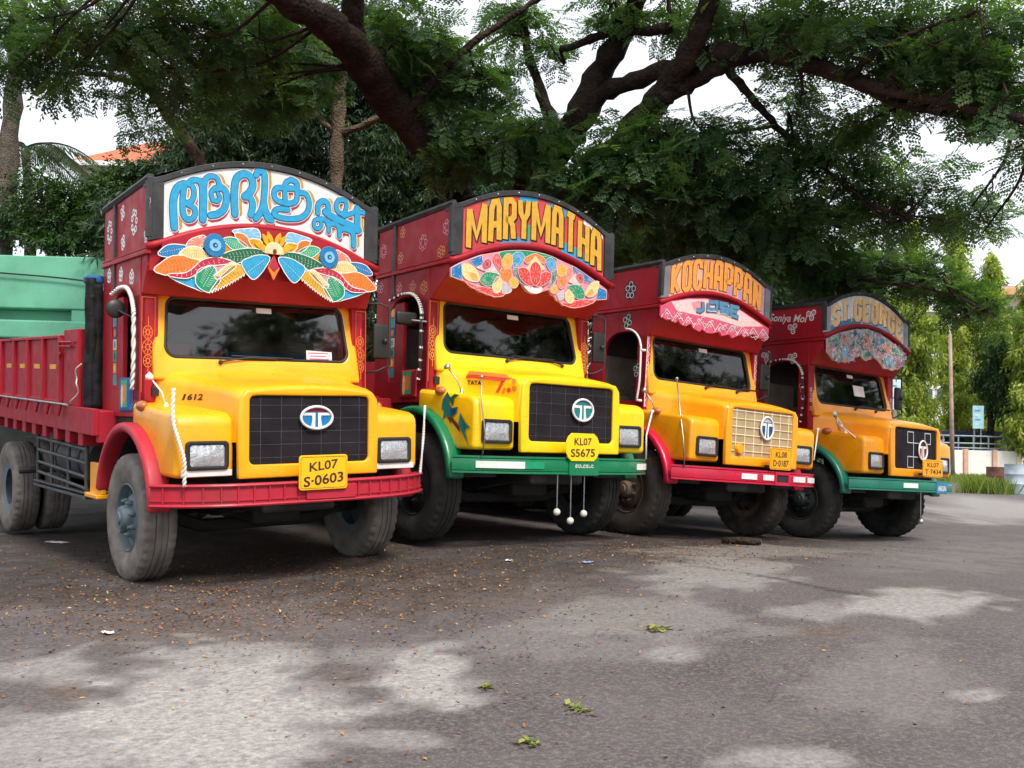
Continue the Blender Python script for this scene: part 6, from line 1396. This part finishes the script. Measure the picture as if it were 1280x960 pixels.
# house with an orange tiled roof far left
hs = empty('tiled_house', tuple(at(140, 420, 34) * np.array([1, 1, 0]))); tag(hs, 'house with orange tiled roof beyond the palms', 'house')
a = at(85, 203, 34); e_ = at(205, 203, 34); zr = a[2]
TILE = mat('roof_tile_orange', (.5, .13, .06), .8, var=.3, vscale=5); PLAST = mat('plaster_pale', (.62, .6, .56), .85, var=.12, dirt=.3, dirtcol=(.3, .28, .25))
def kp(o, e=hs): return keep(o, e)
kp(mk('wall', bx(a[0] + .3, e_[0] + 2, 34.2, 40, -.15, zr - .05, .02), PLAST, hs))
kp(mk('roof', ([(a[0], 33.8, zr), (e_[0] + 2.4, 33.8, zr), (e_[0] + 1.4, 37.2, zr + 1.75), (a[0] + 1.6, 37.2, zr + 1.75), (a[0], 40.6, zr), (e_[0] + 2.4, 40.6, zr)], [(0, 1, 2, 3), (3, 2, 5, 4), (0, 3, 4), (1, 5, 2)]), TILE, hs))
kp(mk('gutter', bx(a[0] - .05, e_[0] + 2.45, 33.68, 33.8, zr - .16, zr + .01, .01), WHITE, hs))
for k in range(3): kp(mk('window', bx(a[0] + 1 + k * 1.5, a[0] + 1.8 + k * 1.5, 34.16, 34.2, zr - 1.9, zr - .8, .01), DARK, hs))

# ------------------------------------------------------------------ far right: boundary wall, lamp, houses, boards
DW = 54; WW = mat('wall_whitewash', (.78, .75, .7), .85, var=.1, dirt=.3, dirtcol=(.4, .33, .28)); PINK = mat('pillar_pink', (.62, .36, .26), .85, var=.15)
bw = empty('boundary_wall', tuple(gp(1215, DW, -.12))); tag(bw, 'low whitewashed boundary wall with pink pillars', 'wall')
wx = lambda px, d=DW: at(px, 575, d)[0]; zw = at(1220, 563, DW)[2]
keep(mk('wall_panel', bx(wx(1040), wx(1274), DW, DW + .2, -.12, zw, .01), WW, bw), bw)
for px in (1063, 1099, 1135, 1171, 1207, 1243, 1273): keep(mk('pillar', bx(wx(px) - .12, wx(px) + .12, DW - .1, DW + .25, -.12, zw + (.06 if px < 1270 else .3), .02), PINK if px < 1270 else mat('pillar_cream', (.66, .56, .42), .85), bw), bw)
RAIL = mat('rail_blue_grey', (.2, .27, .36), .5, var=.15)
rl = empty('pipe_railing', (wx(1215), DW + .4, 0)); tag(rl, 'blue grey pipe railing above the whitewashed wall', 'railing')
for z in (zw + .12, zw + .38, zw + .78): keep(mk('rail', tube([(wx(1040), DW + .4, z), (wx(1276), DW + .4, z)], .045, 6), RAIL, rl), rl)
for px in range(1050, 1280, 19): keep(mk('post', tube([(wx(px), DW + .4, -.12), (wx(px), DW + .4, zw + .82)], .04, 6), RAIL, rl), rl)
sh = mk('parked_shed_roof', bx(wx(1100), wx(1300), DW + 3, DW + 8, zw + .7, zw + 1.15, .05), mat('shed_blue_black', (.03, .035, .05), .6, var=.4)); tag(sh, 'long dark shed roof behind the pipe railing', 'shed')
LP = mat('lamp_pole_rust', (.34, .24, .19), .7, var=.35, vscale=3, dirt=.4, dirtcol=(.5, .47, .45))
lp = empty('lamp_post', tuple(gp(1191, 50, -.12))); tag(lp, 'tall rusty lamp post with bent arm by the far wall', 'lamp post')
b0, b1 = np.array(gp(1191, 50, -.12)), at(1187.5, 418, 50)
keep(mk('pole', tube([b0, (b0 + b1) / 2, b1], [.11, .1, .085], 10), LP, lp, smooth=True), lp)
keep(mk('arm', tube(smooth_path([b1, at(1188, 405, 50), at(1193, 397, 50), at(1202, 392.5, 50)], 5), .05, 8), WHITE, lp, smooth=True), lp)
keep(mk('lamp_head', bx(at(1202, 392, 50)[0] - .1, at(1202, 392, 50)[0] + .5, 49.85, 50.15, at(1202, 392.5, 50)[2] - .08, at(1202, 392.5, 50)[2] + .08, .04), STEEL, lp), lp)
for px0, py0, px1, py1, d, lab, c in [(1097, 474, 1126, 512, 47, 'pale blue notice board beside the ST.GEORGE headboard pillar', (.5, .66, .74)), (1216, 507, 1230, 536, 54.7, 'small light blue board hanging before the trees', (.36, .62, .74))]:
    p, q = at(px0, py0, d), at(px1, py1, d); bd = empty('notice_board', (float((p[0] + q[0]) / 2), d, -.12)); tag(bd, lab, 'board')
    pn = keep(mk('board_panel', bx(p[0], q[0], d, d + .06, q[2], p[2], .01), mat('board_%d' % px0, c, .4, var=.2), bd), bd)
    for k in range(4): keep(mk('print_line', bx(p[0] + .12, q[0] - .2 - .1 * (k % 2), d - .012, d - .004, p[2] - (.2 + .2 * k) * (p[2] - q[2]) - .05, p[2] - (.2 + .2 * k) * (p[2] - q[2]) + .03, 0), mat('board_ink', (.12, .25, .42), .5, var=0) if k % 2 == 0 else WHITE, bd), bd)
    for s in (.2, .8): keep(mk('board_leg', tube([(p[0] + (q[0] - p[0]) * s, d + .1, -.12), (p[0] + (q[0] - p[0]) * s, d + .1, q[2] + .2)], .05, 6), STEEL, bd), bd)
def house(label, px0, px1, pyt, d, wall, floors, cols, roof=None, band=None):
    p, q = at(px0, pyt, d), at(px1, pyt, d); e = empty('far_house', (float((p[0] + q[0]) / 2), d, -.12)); tag(e, label, 'house', 'houses beyond the far wall'); H = p[2]
    keep(mk('wall', bx(p[0], q[0], d, d + 8, -.12, H, .02), wall, e), e); W__ = q[0] - p[0]
    keep(mk('roof', bx(p[0] - .3, q[0] + .3, d - .5, d + 8.3, H, H + .25, .03), roof or PLAST, e), e)
    for fl in range(floors):
        z0 = fl * H / floors
        if band: keep(mk('balcony', bx(p[0] - .1, q[0] + .1, d - .9, d - .01, z0 + H / floors - .5, z0 + H / floors - .02, .02), band, e), e)
        for c in range(cols):
            x = p[0] + W__ * (c + .5) / cols; w = keep(mk('window', bx(x - .6, x + .6, d - .06, d - .005, z0 + .9, z0 + 2.2, .01), WHITE, e), e)
            for s in (-1, 1): mk('pane', bx(x + s * .29 - .25, x + s * .29 + .25, d - .075, d - .062, z0 + 1.0, z0 + 2.1, .004), mat('far_glass', (.06, .08, .1), .15, var=.1), w).matrix_parent_inverse = Matrix.Translation(-w.location)
    return e
house('cream house with orange balcony band at the far right', 1246, 1330, 362, 74, mat('house_cream', (.62, .58, .5), .85, var=.1), 4, 4, mat('roof_faded', (.5, .34, .29), .8, var=.2), mat('band_orange', (.55, .3, .14), .8, var=.1))
house('white house glimpsed through the pale trees left of the lamp post', 1120, 1192, 390, 72, mat('house_white', (.74, .74, .74), .85, var=.08), 3, 3)
# drums and grass
def drum(label, px, d, r, h, m, rings_=True):
    p = gp(px, d, float(gz(*gp(px, d)[:2]))); o = mk('drum', lathe([(0, .0), (r * .98, 0), (r, .02), (r, h * .32), (r * 1.03, h * .335), (r, h * .35), (r, h * .65), (r * 1.03, h * .665), (r, h * .68), (r, h - .02), (r * 1.02, h), (r * .96, h), (r * .95, h - .04), (0, h - .04)], 28, (0, 0, 0), 'z'), m, None, smooth=True, auto=35); o.location = p; tag(o, label, 'drum', 'drums by the far wall')
drum('rusty brown drum behind the grass tuft', 1247, 34, .36, .86, mat('drum_rust', (.2, .09, .06), .8, var=.4, vscale=6, dirt=.5))
drum('blue grey drum with white rim at the right edge', 1269, 33, .33, .98, mat('drum_blue', (.38, .45, .52), .6, var=.25, dirt=.4))
BL = []
def blades(N, fx, h0, h1):
    V, Fq, vv = [], [], []
    for k in range(N):
        x, y = fx(); z = float(gz(x, y)); h = RNG.uniform(h0, h1); a = RNG.uniform(0, 6.28); w = .02; lx, ly = RNG.normal(0, .25, 2) * h; k0 = len(V)
        V += [(x - w * math.cos(a), y - w * math.sin(a), z), (x + w * math.cos(a), y + w * math.sin(a), z), (x + lx * .5 + w * .7 * math.cos(a), y + ly * .5, z + h * .6), (x + lx, y + ly, z + h * .95), ]
        Fq.append((k0, k0 + 1, k0 + 2, k0 + 3)); vv += [RNG.uniform(.2, 1)] * 4
    return V, Fq, vv
GRASS = leaf_mat('grass_blade', (.06, .12, .02), (.13, .2, .035), (.26, .28, .07), .4)
def grass(name, N, fx, h0, h1, label):
    V, Fq, vv = blades(N, fx, h0, h1); o = mk(name, (V, Fq), GRASS); q = o.data.attributes.new('var', 'FLOAT', 'POINT'); q.data.foreach_set('value', np.array(vv, np.float32)); tag(o, label, 'grass', kind='stuff')
def f1():
    d = RNG.uniform(45, 53.5); return at(RNG.uniform(1120, 1300), 570, d)[0], d
def f2():
    c = gp(1232, 32.6); q = RNG.normal(0, 1, 2); return c[0] + q[0] * .34, c[1] + q[1] * .3
grass('grass_strip', 7000, f1, .12, .42, 'strip of rough grass before the whitewashed wall'); grass('grass_tuft', 1000, f2, .3, .62, 'dense green grass tuft before the rusty drum')

# ------------------------------------------------------------------ litter
LIT = bpy.data.materials.new('dry_leaf'); LIT.use_nodes = True; n = LIT.node_tree.nodes; l = LIT.node_tree.links
aa = n.new('ShaderNodeAttribute'); aa.attribute_name = 'var'; rp = n.new('ShaderNodeValToRGB'); el = rp.color_ramp.elements
el[0].color = (.05, .026, .014, 1); el[1].color = (.55, .42, .16, 1); q = el.new(.45); q.color = (.22, .095, .032, 1); q = el.new(.75); q.color = (.42, .19, .045, 1); q = el.new(.92); q.color = (.42, .33, .1, 1)
l.new(aa.outputs['Fac'], rp.inputs[0]); l.new(rp.outputs[0], n['Principled BSDF'].inputs['Base Color']); n['Principled BSDF'].inputs['Roughness'].default_value = .8
def scatter(name, specs, size, label, m, seedv=(.0, 1.), flat=.25):
    P, R_, S_, Vv = [], [], [], []
    for cx, cy, rx, ry, N in specs:
        for k in range(N):
            q = RNG.normal(0, .5, 2); px, py = cx + q[0] * rx, cy + q[1] * ry
            if py < 640 or py > 985 or px < -60 or px > 1330: continue
            p = ground_at(px, py); P.append((p[0], p[1], float(gz(p[0], p[1])) + .006)); Vv.append(min(1, max(0, RNG.beta(1.6, 2.2)))); S_.append(RNG.uniform(*size))
    t = ([(0, 0, 0), (.45, .24, .10), (1, 0, .16), (.45, 0, -.02), (.45, -.24, .12)], [(0, 3, 2, 1), (0, 4, 2, 3)])
    o = cloud(name, t, np.array(P), rots(len(P), flat), np.array(S_), np.array(Vv), m); tag(o, label, 'leaves', kind='stuff')
scatter('leaf_litter', [(250, 750, 330, 50, 3000), (520, 720, 300, 50, 1600), (330, 700, 330, 30, 700), (820, 690, 240, 24, 1500), (150, 790, 220, 40, 300), (700, 770, 400, 60, 260), (640, 850, 700, 110, 320), (1050, 688, 240, 22, 450), (600, 800, 200, 40, 120), (60, 700, 120, 60, 260)], (.012, .032), 'dry brown and yellow leaves strewn over the asphalt', LIT)
GL_ = leaf_mat('fallen_green_leaf', (.1, .14, .03), (.2, .24, .05), (.34, .33, .08), .2)
def sprig(px, py, N, r, label):
    c = ground_at(px, py); e = empty('leaf_sprig', (float(c[0]), float(c[1]), float(c[2]))); tag(e, label, 'sprig', 'fresh sprigs fallen on the asphalt')
    mk('stem', tube([(-r, 0, .008), (-r * .2, r * .2, .012), (r * .9, -r * .1, .008)], .004, 5), BARK2, e)
    q = np.stack([RNG.normal(0, r * .55, N), RNG.normal(0, r * .5, N), np.full(N, .012)], 1); t = ([(0, 0, 0), (.45, .3, .08), (1, 0, .1), (.45, -.3, .08)], [(0, 3, 2, 1)])
    cloud('leaves', t, q, rots(N, .25), RNG.uniform(.02, .05, N), RNG.random(N), GL_, e)
sprig(826, 788, 36, .08, 'yellow green leaf sprig lying right of the middle'); sprig(723, 890, 26, .06, 'small green leaf sprig nearest the bottom middle'); sprig(660, 932, 18, .055, 'sparse yellow sprig at the very bottom of the yard'); sprig(608, 862, 12, .04, 'few yellow leaves at the edge of the pale patch')
lg = empty('wood_log', tuple(ground_at(926, 681))); tag(lg, 'short dark piece of log before the crimson bumper lorry', 'log')
mk('log_body', tube([(-.2, .03, .035), (-.1, .02, .04), (0, 0, .042), (.12, -.02, .04), (.2, -.03, .038)], [.03, .04, .042, .04, .034], 10), BARK, lg, smooth=True); mk('log_end', ball((.2, -.03, .04), .033, 8, (.3, 1, 1)), BARK2, lg)
PAPER = mat('scrap_paper', (.62, .6, .6), .7, var=.15)
for px, py, s, lab in [(72, 679, .09, 'crumpled pale paper scrap left of the front wheel'), (134, 793, .035, 'white paper scrap in front of the front lorry wheel'), (636, 702, .03, 'small white scrap before the green bumper'), (735, 704, .04, 'bluish plastic scrap before the hanging white balls')]:
    c = ground_at(px, py); bm = bmesh.new(); bmesh.ops.create_grid(bm, x_segments=5, y_segments=4, size=s)
    for v in bm.verts: v.co = Vector((v.co.x * 1.3, v.co.y * .7, .008 + abs(RNG.normal(0, .006))))
    o = mk('paper_scrap', bm_out(bm), PAPER if py != 704 else mat('scrap_blue', (.2, .3, .5), .6)); o.location = tuple(c); o.rotation_euler = (0, 0, RNG.uniform(0, 3)); tag(o, lab, 'scrap', 'scraps on the asphalt')
